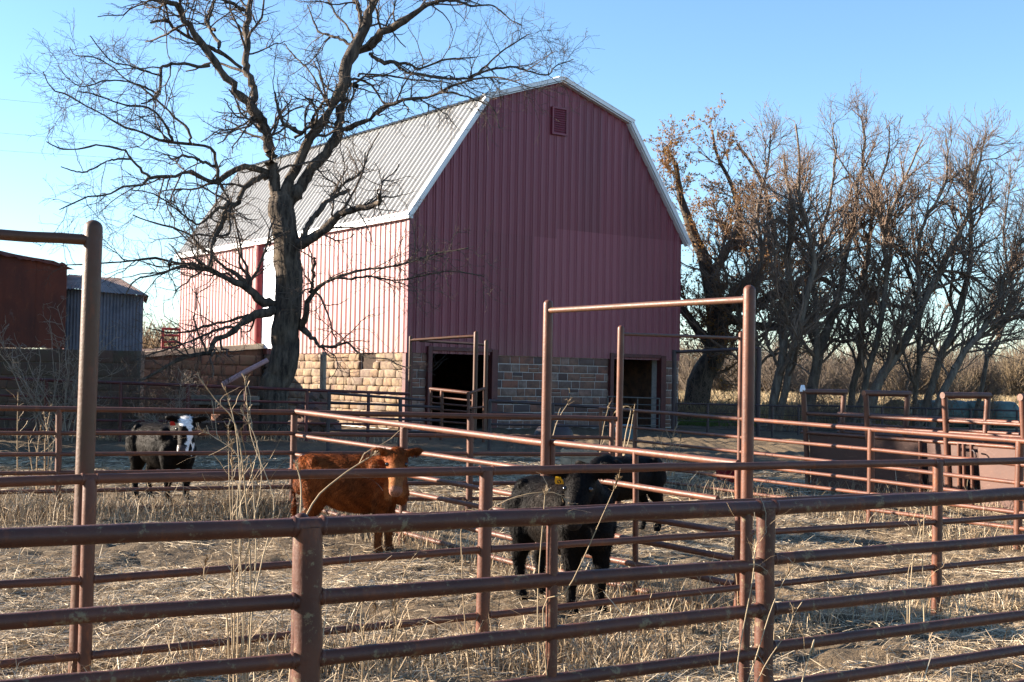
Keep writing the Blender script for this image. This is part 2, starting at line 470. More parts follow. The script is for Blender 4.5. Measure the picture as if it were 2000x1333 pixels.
# ================================================================== ground
def hgt(x, y):
    return 0.05 * np.sin(x * 0.31 + 1.3) * np.sin(y * 0.27) + 0.02 * np.sin(x * 1.3 + y * 0.9) * np.cos(y * 1.1 - x * .4) \
        + 0.030 * np.sin(3.1 * x + 1.7 * y) * np.sin(2.3 * y - 1.1 * x) \
        + 0.034 * np.sin(7.3 * x + 2.1 * np.sin(4.1 * y)) * np.sin(8.9 * y + 1.7 * np.sin(5.2 * x)) + 0.020 * np.sin(15.1 * x + 3.3 * y) * np.sin(13.7 * y - 6.1 * x)
def make_ground():
    xs = np.concatenate([np.linspace(-900, -60, 14)[:-1], np.linspace(-60, -16, 23)[:-1], np.linspace(-16, 16, 401), np.linspace(16, 60, 23)[1:], np.linspace(60, 900, 14)[1:]])
    ys = np.concatenate([np.linspace(-200, -5, 8)[:-1], np.linspace(-5, 30, 441), np.linspace(30, 80, 40)[1:], np.linspace(80, 1500, 22)[1:]])
    X, Y = np.meshgrid(xs, ys)
    Z = hgt(X, Y) * (np.abs(X) < 17) * np.clip(1.4 - np.abs(Y - 20) / 60, 0.0, 1)
    V = np.stack([X, Y, Z], -1).reshape(-1, 3)
    idx = np.arange(V.shape[0]).reshape(X.shape)
    q = np.stack([idx[:-1, :-1], idx[:-1, 1:], idx[1:, 1:], idx[1:, :-1]], -1).reshape(-1, 4)
    o = link('ground', mesh_np('ground', V, q, smooth=True), M_GROUND)
    tag(o, kind='structure', label='straw covered farmyard ground')
make_ground()

# ================================================================== barn
GA = math.radians(54.4)
BU = np.array([math.sin(GA), math.cos(GA)]); BV = np.array([-BU[1], BU[0]])
BP = at_y(797, 685, 45.6)[:2]
BW, BL = 13.07, 21.9                      # gable width, barn length
H_ST, H_EAVE, H_KNEE, H_TOP = 2.83, 7.9, 12.27, 13.45
KN = 3.05
def bw(a, b, z): return (BP[0] + BU[0] * a + BV[0] * b, BP[1] + BU[1] * a + BV[1] * b, z)
def gable_a(px, py): 
    q = at_pl(px, py, BP, BU); return float((q[:2] - BP) @ BU)
def side_s(px, py):
    q = at_pl(px, py, BP, BV); return float((q[:2] - BP) @ BV)
def roof_h(a):
    a = min(a, BW - a)
    return H_EAVE + (H_KNEE - H_EAVE) * a / KN if a < KN else H_KNEE + (H_TOP - H_KNEE) * (a - KN) / (BW / 2 - KN)
barn = empty('barn', (BP[0], BP[1], 0), 'large red metal-sided barn with gambrel roof on a stone ground floor', 'barn')
def rib_profile(w, n, hmaj=0.05, hmin=0.006, base=0.045, top=0.018):
    """(offset along, height) pairs over one sheet with n main ribs"""
    p = w / n; out = []
    for i in range(n):
        c = p * (i + 0.5); x0 = p * i
        out += [(x0 + p * 0.12, 0), (x0 + p * 0.16, hmin), (x0 + p * 0.21, hmin), (x0 + p * 0.25, 0)]
        out += [(c - base, 0), (c - top, hmaj), (c + top, hmaj), (c + base, 0), (c + base + .004, -.035), (c + base + .038, -.035), (c + base + .042, 0)]
        out += [(x0 + p * 0.75, 0), (x0 + p * 0.79, hmin), (x0 + p * 0.84, hmin), (x0 + p * 0.88, 0)]
    return [(0, 0)] + out + [(w, 0)]
def strip(name, low, high, m, parent):
    V = np.array(low + high); n = len(low)
    i = np.arange(n - 1)
    q = np.stack([i, i + 1, i + 1 + n, i + n], -1)
    return link(name, mesh_np(name, V, q), m, parent)
NP = 12; PWID = BW / NP
a_fade = gable_a(1040, 500)
for i in range(NP):                        # gable sheets, a lower and an upper row
    a0 = PWID * i
    prof = rib_profile(PWID, 3)
    lap = 7.78 if i >= 6 else 7.4
    lo, hi = [], []
    for (x, d) in prof:
        a = a0 + x
        lo.append(bw(a, -0.075 - d, 2.76)); hi.append(bw(a, -0.075 - d, min(lap, roof_h(a) - 0.02)))
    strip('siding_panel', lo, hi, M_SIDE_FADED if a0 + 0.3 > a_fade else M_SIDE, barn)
    lo, hi = [], []
    for (x, d) in prof:
        a = a0 + x; t = roof_h(a) - 0.02
        lo.append(bw(a, -0.082 - d, min(lap - 0.06, t - 0.005))); hi.append(bw(a, -0.082 - d, t))
    strip('siding_panel', lo, hi, M_SIDE, barn)
NS = 20; SW = BL / NS
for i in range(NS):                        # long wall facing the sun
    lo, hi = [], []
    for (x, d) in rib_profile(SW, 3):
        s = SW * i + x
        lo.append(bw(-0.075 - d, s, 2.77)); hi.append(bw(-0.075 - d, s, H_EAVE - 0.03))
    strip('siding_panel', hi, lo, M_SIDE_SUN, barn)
def slope(p0, p1, name, mirror=False):
    (a0, z0), (a1, z1) = p0, p1
    e = np.array([a1 - a0, z1 - z0]); e /= np.linalg.norm(e); n = np.array([-e[1], e[0]])
    ov = 0.28; W2 = (BL + 2 * ov) / NS
    for i in range(NS):
        lo, hi = [], []
        for (x, d) in rib_profile(W2, 3, 0.065, 0.006, 0.05, 0.025):
            s = -ov + W2 * i + x; d = d + 0.05
            A, B = (a0 + n[0] * d, z0 + n[1] * d), (a1 + n[0] * d, z1 + n[1] * d)
            if mirror: A, B = (BW - A[0], A[1]), (BW - B[0], B[1])
            lo.append(bw(A[0], s, A[1])); hi.append(bw(B[0], s, B[1]))
        strip(name, lo, hi, M_ROOF, barn)
slope((-0.22, H_EAVE - 0.30), (KN, H_KNEE), 'roof_panel')
slope((KN - 0.16, H_KNEE + 0.0), (BW / 2, H_TOP + 0.04), 'roof_panel')
def slope_plain(p0, p1):
    lo = [bw(BW - p0[0] + .05, s, p0[1] + .05) for s in (-0.28, BL + 0.28)]; hi = [bw(BW - p1[0], s, p1[1] + .06) for s in (-0.28, BL + 0.28)]
    strip('roof_panel', lo, hi, M_ROOF, barn)
slope_plain((-0.22, H_EAVE - 0.30), (KN, H_KNEE)); slope_plain((KN - 0.16, H_KNEE), (BW / 2, H_TOP + 0.04))
def rake(a0, z0, a1, z1, w=0.14, th=0.05):
    e = np.array([a1 - a0, z1 - z0]); L = np.linalg.norm(e); e /= L; n = np.array([-e[1], e[0]])
    if n[1] < 0: n = -n
    bm = bmesh.new()
    o = 0.105
    c = [(a0 + n[0] * o, z0 + n[1] * o), (a1 + n[0] * o, z1 + n[1] * o), (a1 + n[0] * (o - w), z1 + n[1] * (o - w)), (a0 + n[0] * (o - w), z0 + n[1] * (o - w))]
    hexa(bm, [bw(q[0], -0.345, q[1]) for q in c] + [bw(q[0], -0.345 + th, q[1]) for q in c])
    c = [(a0 + n[0] * (o + .015), z0 + n[1] * (o + .015)), (a1 + n[0] * (o + .015), z1 + n[1] * (o + .015)), (a1 + n[0] * (o - .01), z1 + n[1] * (o - .01)), (a0 + n[0] * (o - .01), z0 + n[1] * (o - .01))]
    hexa(bm, [bw(q[0], -0.36, q[1]) for q in c] + [bw(q[0], -0.16, q[1]) for q in c])
    c = [(a0 - n[0] * .06, z0 - n[1] * .06), (a1 - n[0] * .06, z1 - n[1] * .06), (a1 - n[0] * .09, z1 - n[1] * .09), (a0 - n[0] * .09, z0 - n[1] * .09)]
    hexa(bm, [bw(q[0], -0.30, q[1]) for q in c] + [bw(q[0], -0.09, q[1]) for q in c])
    link('rake_trim', bm_mesh('rake_trim', bm), M_TRIM, barn)
for mir in (0, 1):
    f = (lambda a: BW - a) if mir else (lambda a: a)
    rake(f(-0.24), H_EAVE - 0.32, f(KN), H_KNEE)
    rake(f(KN - 0.16), H_KNEE + 0.015, f(BW / 2), H_TOP + 0.055)
bm = bmesh.new()
box_e = [bw(-0.27, -0.30, H_EAVE - 0.37), bw(-0.085, -0.30, H_EAVE - 0.37), bw(-0.085, BL + .3, H_EAVE - 0.37), bw(-0.27, BL + .3, H_EAVE - 0.37),
         bw(-0.27, -0.30, H_EAVE - 0.13), bw(-0.085, -0.30, H_EAVE - 0.13), bw(-0.085, BL + .3, H_EAVE - 0.13), bw(-0.27, BL + .3, H_EAVE - 0.13)]
hexa(bm, box_e)
link('eave_trim', bm_mesh('eave_trim', bm), M_TRIM, barn)
bm = bmesh.new()
for sgn in (-1, 1):
    c0, c1 = BW / 2, BW / 2 + sgn * 0.25
    hexa(bm, [bw(c0, -0.37, H_TOP + .12), bw(c1, -0.37, H_TOP + .09), bw(c1, BL + .3, H_TOP + .09), bw(c0, BL + .3, H_TOP + .12),
              bw(c0, -0.37, H_TOP + .15), bw(c1, -0.37, H_TOP + .12), bw(c1, BL + .3, H_TOP + .12), bw(c0, BL + .3, H_TOP + .15)])
link('ridge_cap', bm_mesh('ridge_cap', bm), M_TRIM, barn)
bm = bmesh.new()                           # hidden far walls, loft floor: keep the inside dark
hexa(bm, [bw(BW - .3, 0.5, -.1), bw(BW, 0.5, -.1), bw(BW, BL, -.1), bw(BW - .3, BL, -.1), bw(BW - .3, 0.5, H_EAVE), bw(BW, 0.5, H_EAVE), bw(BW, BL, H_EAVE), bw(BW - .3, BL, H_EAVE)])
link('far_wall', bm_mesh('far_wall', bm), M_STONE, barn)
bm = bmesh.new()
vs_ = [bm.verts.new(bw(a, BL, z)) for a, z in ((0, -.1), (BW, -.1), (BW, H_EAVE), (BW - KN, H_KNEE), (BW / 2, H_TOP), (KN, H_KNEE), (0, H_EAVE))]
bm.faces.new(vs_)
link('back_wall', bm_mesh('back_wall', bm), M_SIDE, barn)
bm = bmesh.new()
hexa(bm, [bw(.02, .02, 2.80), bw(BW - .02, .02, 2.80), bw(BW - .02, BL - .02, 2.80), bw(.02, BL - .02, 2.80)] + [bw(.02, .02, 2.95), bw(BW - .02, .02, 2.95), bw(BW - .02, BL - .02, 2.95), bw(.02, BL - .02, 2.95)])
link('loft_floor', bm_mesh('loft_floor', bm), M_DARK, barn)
D1 = (gable_a(836, 750), gable_a(957, 750)); D2 = (gable_a(1191, 750), gable_a(1287, 750))
WIN = (side_s(735, 700), side_s(706, 700)); WINZ = (2.151, 2.76)
def core(name, a0, a1, z0, z1, gable=True, th=0.45):
    bm = bmesh.new()
    if gable: c = [(a0, 0), (a1, 0), (a1, th), (a0, th)]
    else: c = [(0, a0), (th, a0), (th, a1), (0, a1)]
    hexa(bm, [bw(p, q, z0) for p, q in c] + [bw(p, q, z1) for p, q in c])
    link(name, bm_mesh(name, bm), M_MORTAR, barn)
for a0, a1 in ((0, D1[0]), (D1[1], D2[0]), (D2[1], BW)): core('mortar_core', a0, a1, -.2, 2.79)
core('mortar_core', 0.452, WIN[0], -.2, 2.785, False); core('mortar_core', WIN[1], BL, -.2, 2.785, False)
core('mortar_core', WIN[0], WIN[1], -.2, WINZ[0], False)
core('mortar_core', WIN[0], WIN[1], WINZ[1], 2.785, False)
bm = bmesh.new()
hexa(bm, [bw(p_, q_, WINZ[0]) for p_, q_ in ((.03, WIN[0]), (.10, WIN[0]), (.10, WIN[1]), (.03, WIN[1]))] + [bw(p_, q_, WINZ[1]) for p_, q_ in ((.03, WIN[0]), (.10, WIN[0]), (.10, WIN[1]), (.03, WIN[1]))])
link('recess_shade', bm_mesh('recess_shade', bm), m_plain('recess_shade_dark', (.045, .032, .025), .9, .4, 9., .1, .3), barn)  # added dark panel standing in for the shade inside the window recess
def stone_mesh(seed):
    rng = np.random.default_rng(seed)
    nx, nz = 4, 3
    xs = np.array([-.5, -.42, -.02, .42, .5]); xs[2] += rng.uniform(-.15, .15); zs = np.array([-.5, -.36, .36, .5])
    V = []; 
    for j, z in enumerate(zs):
        for i, x in enumerate(xs):
            edge = i in (0, nx) or j in (0, nz)
            y = -rng.uniform(0.25, 0.4) if edge else -rng.uniform(0.6, 1.25)
            V.append((x + (0 if i in (0, nx) else rng.uniform(-.05, .05)), y, z + (0 if j in (0, nz) else rng.uniform(-.06, .06))))
    idx = np.arange((nx + 1) * (nz + 1)).reshape(nz + 1, nx + 1)
    Fq = [[idx[j, i], idx[j, i + 1], idx[j + 1, i + 1], idx[j + 1, i]] for j in range(nz) for i in range(nx)]
    ring = list(idx[0, :]) + list(idx[1:, nx]) + list(idx[nz, :-1][::-1]) + list(idx[1:-1, 0][::-1])
    n0 = len(V)
    for r in ring: V.append((V[r][0], 0.35, V[r][2]))
    k = len(ring)
    Fq += [[ring[(i + 1) % k], ring[i], n0 + i, n0 + (i + 1) % k] for i in range(k)]
    return mesh_np('stone', np.array(V), np.array(Fq))
STONES = {}
def stone(c, w, h, depth, ang, m, parent):
    key = (random.randrange(9), m.name)
    if key not in STONES:
        me = stone_mesh(key[0] + 3); me.materials.append(m); STONES[key] = me
    o = bpy.data.objects.new('stone', STONES[key]); COL.objects.link(o)
    o.scale = (w, depth, h); o.rotation_euler = (0, 0, ang)
    o.parent = parent; o.location = Vector([float(q) for q in c]) - wloc(parent)
ANG_G = math.atan2(BU[1], BU[0]); ANG_S = math.atan2(-BV[1], -BV[0])
NC = 9; CH = 2.74 / NC
for j in range(NC):
    z = CH * (j + .5) + 0.02
    for a0, a1 in ((0.02, D1[0] - .02), (D1[1] + .02, D2[0] - .02), (D2[1] + .02, BW - .02)):
        a = a0 - (random.uniform(0, .25) if a1 - a0 > 2 else 0)
        while a < a1 - 0.05:
            w = random.uniform(.36, .8)
            if a1 - (a + w) < 0.25: w = a1 - a
            b0, b1 = max(a, a0), min(a + w, a1)
            sm = random.random() < 0.16 and b1 - b0 > .45
            if sm:
                for q in (0.25, -0.25): stone(bw((b0 + b1) / 2, 0, z + q * CH), b1 - b0 - .02, CH / 2 - .02, .045, ANG_G, M_STONE, barn)
            else:
                stone(bw((b0 + b1) / 2, 0, z), b1 - b0 - .034, CH - .034, random.uniform(.035, .065), ANG_G, M_STONE, barn)
            a += w
    s, s1 = 0.03 - random.uniform(0, .2), 12.0
    while s < s1:
        w = random.uniform(.42, .85)
        segs = [(max(s, .03), min(s + w, s1))]
        if z + CH / 2 > WINZ[0] + .06 and z - CH / 2 < WINZ[1]:
            q = []
            for (p0, p1) in segs:
                if p1 < WIN[0] or p0 > WIN[1]: q.append((p0, p1))
                else:
                    if p0 < WIN[0] - .12: q.append((p0, WIN[0]))
                    if p1 > WIN[1] + .12: q.append((WIN[1], p1))
            segs = q
        for p0, p1 in segs:
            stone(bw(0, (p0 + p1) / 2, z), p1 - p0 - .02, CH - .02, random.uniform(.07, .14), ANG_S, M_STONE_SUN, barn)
        s += w
def bbox_g(name, a0, a1, b0, b1, z0, z1, m, parent=barn, bev=0.01):
    bm = bmesh.new()
    c = [(a0, b0), (a1, b0), (a1, b1), (a0, b1)]
    hexa(bm, [bw(p, q, z0) for p, q in c] + [bw(p, q, z1) for p, q in c])
    if bev: bevel(bm, bev)
    return link(name, bm_mesh(name, bm), m, parent)
def door_frame(a0, a1, top):
    bbox_g('door_jamb', a0 - .13, a0 + .05, -0.20, 0.1, -.1, top, M_PIPE_RED)
    bbox_g('door_jamb', a1 - .05, a1 + .22, -0.20, 0.1, -.1, top - .05, M_PIPE_RED)
    bbox_g('door_header', a0 + .06, a1 - .06, -0.19, -0.125, top - .16, top - .02, M_PIPE_RED)
door_frame(D1[0], D1[1], 3.02); door_frame(D2[0], D2[1], 3.0)
bbox_g('corner_trim', -0.135, 0.05, -0.135, 0.05, 2.752, H_EAVE - .2, M_SIDE)
bbox_g('corner_guard', -0.16, 0.14, -0.125, 0.12, -0.1, 2.745, M_PIPE_RED)
va, vb = gable_a(1076, 240), gable_a(1100, 240)
vz0, vz1 = float(at_pl(1088, 262, BP, BU)[2]), float(at_pl(1088, 215, BP, BU)[2])
vent = bbox_g('louver_vent', va, vb, -0.135, -0.125, vz0, vz1, M_DARK, bev=0)
for (x0, x1, z0, z1) in ((va - .07, va, vz0 - .07, vz1 + .07), (vb, vb + .07, vz0 - .07, vz1 + .07), (va + .001, vb - .001, vz0 - .07, vz0), (va + .001, vb - .001, vz1, vz1 + .07)):
    bbox_g('vent_frame', x0, x1, -0.20, -0.10, z0, z1, M_SIDE, vent, 0.004)
for k in range(11):
    z = vz0 + (vz1 - vz0) * (k + .5) / 11
    bm = bmesh.new()
    hexa(bm, [bw(va + .01, -.185, z - .045), bw(vb - .01, -.185, z - .045), bw(vb - .01, -.14, z + .025), bw(va + .01, -.14, z + .025),
              bw(va + .01, -.185, z - .033), bw(vb - .01, -.185, z - .033), bw(vb - .01, -.14, z + .037), bw(va + .01, -.14, z + .037)])
    link('vent_slat', bm_mesh('vent_slat', bm), M_SIDE, vent)
sd0, sd1 = side_s(521, 600), side_s(508, 600)
zt = float(at_pl(514, 482, BP, BV)[2])
dw = bbox_g('sliding_door', -0.21, -0.13, sd0 - 2.9, sd0, 3.0, zt - .1, M_DOOR_WHITE)
bm = bmesh.new()
th = np.linspace(0, math.pi, 9)
prof = [(-0.13 - 0.34 * math.sin(t), (sd0 + sd1) / 2 - (sd1 - sd0) / 2 * math.cos(t)) for t in th]
lo = [bw(p[0], p[1], 2.9) for p in prof]; hi = [bw(p[0], p[1], zt) for p in prof]
o = strip('door_track_cover', lo, hi, M_TRIM_RED, barn)
bbox_g('door_track_cap', -0.48, -0.13, sd0, sd1, zt, zt + .03, M_TRIM_RED)

# ---------------------------------------------------------------- earth ramp up to the loft door
M_RAMP = m_plain('ramp_wall', (0.085, 0.055, 0.042), 0.95, 0.5, 2.5, 0.1, 0.6)
M_CONC = m_plain('ramp_kerb', (0.52, 0.43, 0.30), 0.9, 0.15, 5.0, 0.2, 0.3)
S0 = side_s(522, 674); 
def rw(L, s, z): return bw(-L, s, z)
rampb = empty('earth_ramp', rw(4, S0, 0), None, None); tag(rampb, 'earth ramp with pale kerb climbing to the barn loft door', 'ramp')
RL = [0.2, 6.0, 10.0, 16.0]; RH = [3.12, 2.57, 2.2, 1.3]
for i in range(3):
    bm = bmesh.new()
    hexa(bm, [rw(RL[i], S0, -.2), rw(RL[i + 1], S0, -.2), rw(RL[i + 1], S0 + 14, -.2), rw(RL[i], S0 + 14, -.2),
              rw(RL[i], S0, RH[i]), rw(RL[i + 1], S0, RH[i + 1]), rw(RL[i + 1], S0 + 14, RH[i + 1]), rw(RL[i], S0 + 14, RH[i])])
    link('retaining_wall', bm_mesh('retaining_wall', bm), M_RAMP, rampb)
    bm = bmesh.new()
    hexa(bm, [rw(RL[i], S0 - .12, RH[i] - .12), rw(RL[i + 1], S0 - .12, RH[i + 1] - .12), rw(RL[i + 1], S0 + .45, RH[i + 1] - .12), rw(RL[i], S0 + .45, RH[i] - .12),
              rw(RL[i], S0 - .12, RH[i] + .1), rw(RL[i + 1], S0 - .12, RH[i + 1] + .1), rw(RL[i + 1], S0 + .45, RH[i + 1] + .1), rw(RL[i], S0 + .45, RH[i] + .1)])
    link('kerb', bm_mesh('kerb', bm), M_CONC, rampb)

# ---------------------------------------------------------------- old stone wall, rusty bin, grey shed on the left
def wall_run(A, B, top, nc, wmin, wmax, m, parent, depth=.07):
    A, B = np.array(A[:2], float), np.array(B[:2], float)
    d = B - A; L = np.linalg.norm(d); d /= L; ang = math.atan2(d[1], d[0]); n = np.array([-d[1], d[0]])
    bm = bmesh.new()
    c = [A, B, B + n * .5, A + n * .5]
    hexa(bm, [(*q, -.2) for q in c] + [(*q, top - .015) for q in c])
    link('mortar_core', bm_mesh('mortar_core', bm), M_MORTAR_D, parent)
    ch = top / nc
    for j in range(nc):
        x = -random.uniform(0, .3)
        while x < L:
            w = random.uniform(wmin, wmax); b0, b1 = max(x, 0), min(x + w, L)
            if b1 - b0 > .12:
                p = A + d * (b0 + b1) / 2
                stone((p[0], p[1], ch * (j + .5)), b1 - b0 - .025, ch - .025, random.uniform(depth * .6, depth), ang, m, parent)
            x += w
M_MORTAR_D = m_plain('old_mortar', (0.14, 0.125, 0.105), 0.95, 0.3, 7.0, 0.1, 0.4)
LW = 40.0
for La, Lb, tp in ((9.8, 6.0, 2.12), (6.0, 3.0, 2.42), (3.0, .3, 2.70)):
    wall_run(rw(La, S0 - .03, 0), rw(Lb, S0 - .03, 0), tp, 6, .5, 1.1, M_STONE_DARK, rampb, .10)
wtop = float(at_y(60, 681, LW)[2])
sw = empty('stone_wall', (ground_x(130, LW), LW, 0), 'old dark stone wall under the rusty bin and grey shed', 'wall')
wall_run((ground_x(-130, LW), LW), (ground_x(268, LW), LW + .3), wtop, 6, .55, 1.05, M_STONE_DARK, sw)
def m_rust(name):
    m, nt, b = mat(name)
    v = pos(nt, (1, 1, 0.45))
    n1 = noise(nt, v, 0.9, 5, 0.6); n2 = noise(nt, v, 6.0, 6, 0.75); n3 = noise(nt, pos(nt), 1.7, 3)
    c = mixc(nt, ramp(nt, n1, [(0.35, 0.0), (0.65, 1.0)]), (0.075, 0.026, 0.019), (0.19, 0.048, 0.024))
    c = mixc(nt, ramp(nt, n2, [(0.55, 0.0), (0.75, 0.6)]), c, (0.26, 0.085, 0.035))
    c = mixc(nt, ramp(nt, n3, [(0.66, 0.0), (0.74, 0.5)]), c, (0.20, 0.18, 0.17))
    nt.links.new(c, b.inputs['Base Color']); b.inputs['Roughness'].default_value = .75
    bump(nt, b, n2, .4, .02)
    return m
M_RUST = m_rust('rusty_steel')
TX = [ground_x(p, LW + .35) for p in (-150, -60, 5, 62, 124)]
TZ = [float(at_y(p, y, LW + .35)[2]) for p, y in ((-150, 470), (-60, 485), (5, 499), (62, 507), (124, 517))]
tk = empty('rusty_bin', (TX[2], LW + 2, wtop), 'dark rusty steel bin standing on the old stone wall at left edge', 'bin')
for i in range(4):
    bm = bmesh.new()
    y = LW + .35 + (0.012 if i % 2 else 0)
    hexa(bm, [(TX[i] - .03, y, wtop + .03), (TX[i + 1] + .03 * (i < 3), y, wtop + .03), (TX[i + 1] + .03 * (i < 3), y + .01, wtop + .03), (TX[i] - .03, y + .01, wtop + .03),
              (TX[i] - .03, y, TZ[i]), (TX[i + 1] + .03 * (i < 3), y, TZ[i + 1]), (TX[i + 1] + .03 * (i < 3), y + .01, TZ[i + 1]), (TX[i] - .03, y + .01, TZ[i])])
    link('steel_panel', bm_mesh('steel_panel', bm), M_RUST, tk)
bm = bmesh.new(); hexa(bm, [(TX[4] - .01, LW + .375, wtop + .03), (TX[4], LW + .375, wtop + .03), (TX[4] - 1.45, LW + 4.2, wtop + .03), (TX[4] - 1.46, LW + 4.2, wtop + .03), (TX[4] - .01, LW + .375, TZ[4] - .01), (TX[4], LW + .375, TZ[4] - .01), (TX[4] - 1.45, LW + 4.2, TZ[4] - .01), (TX[4] - 1.46, LW + 4.2, TZ[4] - .01)])
link('steel_panel', bm_mesh('steel_panel', bm), M_RUST, tk)
rr = np.random.default_rng(5)
nx = 40
xs = np.linspace(TX[0] - .1, TX[4] + .08, nx); zb = np.interp(xs, TX, TZ)
Vr = []
for j, (y, dz) in enumerate(((LW + .22, -.03), (LW + .25, .03), (LW + 2.2, .12), (LW + 4.3, .0))):
    for x, z in zip(xs, zb): Vr.append((x - (y - LW) * .36 * (x > TX[3]), y, z + dz + rr.normal() * .035 * (j < 2)))
idx = np.arange(len(Vr)).reshape(4, nx)
qf = np.stack([idx[:-1, :-1], idx[:-1, 1:], idx[1:, 1:], idx[1:, :-1]], -1).reshape(-1, 4)
link('bin_roof', mesh_np('bin_roof', np.array(Vr), qf), M_RUST, tk)

M_GALV = m_plain('shed_galvanised', (0.14, 0.165, 0.215), 0.55, 0.35, 1.6, 0.5, 0.15)
M_SHEDROOF = m_plain('shed_roof_rust', (0.20, 0.135, 0.105), 0.6, 0.5, 1.4, 0.4, 0.15)
SY = 42.5
sx0, sx1 = ground_x(100, SY), ground_x(275, SY)
sz0 = float(at_y(200, 699, SY)[2]); ze0 = float(at_y(126, 561, SY)[2]); ze1 = float(at_y(275, 578, SY)[2]); zr0 = float(at_y(130, 537, SY + 2)[2]); zr1 = float(at_y(228, 545, SY + 2)[2])
shed = empty('grey_shed', ((sx0 + sx1) / 2, SY + 1.5, sz0), 'small blue grey corrugated shed with rusty roof beside the rusty bin', 'shed')
def corr(name, P00, P10, P01, P11, m, parent, pitch=.11, amp=.014, nrm=(0, -1, 0)):
    P00, P10, P01, P11 = [np.array(p, float) for p in (P00, P10, P01, P11)]; nrm = np.array(nrm, float)
    L = np.linalg.norm(P10 - P00); k = max(8, int(L / pitch * 4))
    t = np.linspace(0, 1, k)[:, None]; wv = (np.sin(t * L / pitch * 2 * math.pi) * amp) * nrm
    lo = P00 + (P10 - P00) * t + wv; hi = P01 + (P11 - P01) * t + wv
    return strip(name, [tuple(q) for q in lo], [tuple(q) for q in hi], m, parent)
for i in range(3):
    xa, xb = sx0 + (sx1 - sx0) * i / 3, sx0 + (sx1 - sx0) * (i + 1) / 3 + .04 * (i < 2)
    za, zb_ = ze0 + (ze1 - ze0) * i / 3, ze0 + (ze1 - ze0) * (i + 1) / 3
    corr('wall_sheet', (xa, SY - .012 * (i % 2), sz0), (xb, SY - .012 * (i % 2), sz0), (xa, SY - .012 * (i % 2), za), (xb, SY - .012 * (i % 2), zb_), M_GALV, shed)
corr('wall_sheet', (sx1, SY, sz0), (sx1 - 1.35, SY + 4, sz0), (sx1, SY, ze1), (sx1 - 1.35, SY + 4, ze1), M_GALV, shed, nrm=(1, 0, 0))
xr = ground_x(228, SY + 2)
for i in range(4):
    ta, tb = i / 4, (i + 1) / 4 + .03 * (i < 3)
    ex = lambda t: sx0 - .2 + (sx1 + .25 - sx0 + .2) * t
    rx = lambda t: sx0 - .2 + (xr - sx0 + .2) * t
    off = .02 * (i % 2) + .02 * random.random()
    corr('roof_sheet', (ex(ta), SY - .3, ze0 + (ze1 - ze0) * ta + off - .04), (ex(tb), SY - .3, ze0 + (ze1 - ze0) * tb + off - .04), (rx(ta), SY + 2, zr0 + (zr1 - zr0) * ta + off), (rx(tb), SY + 2, zr0 + (zr1 - zr0) * tb + off), M_SHEDROOF, shed, nrm=(0, -.4, .9))
corr('roof_sheet', (sx1 + .27, SY - .3, ze1 - .03), (sx1 - 1.1, SY + 4.2, ze1 - .03), (xr, SY + 2.0, zr1 + .02), (xr, SY + 2.05, zr1 + .02), M_SHEDROOF, shed, nrm=(.5, 0, .85))
corr('roof_sheet', (sx0 - .2, SY + 4.3, ze0), (sx1 - 1.2, SY + 4.3, ze1), (sx0 - .2, SY + 2, zr0), (xr, SY + 2, zr1), M_SHEDROOF, shed, nrm=(0, .4, .9))

# ================================================================== pipe fences
R2, R3, R4 = 0.024, 0.031, 0.040
G_PENS = 'pipe fences of the cattle pens'
# nearest fence, running across the front
F1A, F1B = at_h(602, 1029, 1.27), at_h(1495, 993, 1.27)
X0, X1, X2, X3 = -160, 602, 1495, 2160
fence('pipe_fence', 'nearest rusty pipe fence with thick mossy top rail across the front', 'fence', G_PENS, F1A, F1B, [
    (X0, 1058, X1, 1029, .038), (X1, 1029, X2, 993, .038), (X2, 993, X3, 957, .037),
    (X0, 1226, X1, 1173, .031), (X1, 1168, X2, 1103, .033), (X2, 1093, X3, 1043, .030),
    (X0, 1360, X1, 1288, .031), (X1, 1288, X2, 1191, .033), (X2, 1191, X3, 1121, .030),
    (X0, 1490, X1, 1402, .031), (X1, 1394, X2, 1274, .031), (X2, 1266, X3, 1181, .030),
    (X0, 1610, X1, 1505, .031), (X1, 1500, X2, 1350, .030), (X2, 1344, X3, 1247, .030), (X2, 1420, X3, 1312, .030)],
    [(602, 1029, 598, 1333, .060, 0), (1496, 993, 1493, 1333, .048, 0), (X0, 1058, None, 0, .055, 0), (X3, 957, None, 0, .045, 0),
     (1079, 1010, 1076, 1400, .027, 0), (1457, 996, 1454, 1400, .027, 0)], M_PIPE_OLD, welds=True)
e = empty('short_post', (*at_y(588, 1200, 5.52)[:2], 0), 'short round-capped pipe post tucked behind the thick front post', 'post')
domed_post('post_pipe', at_y(580, 1500, 5.52) * np.array([1, 1, 0]) - np.array([0, 0, .1]), at_y(589, 1002, 5.52), .036, M_PIPE_OLD, e)
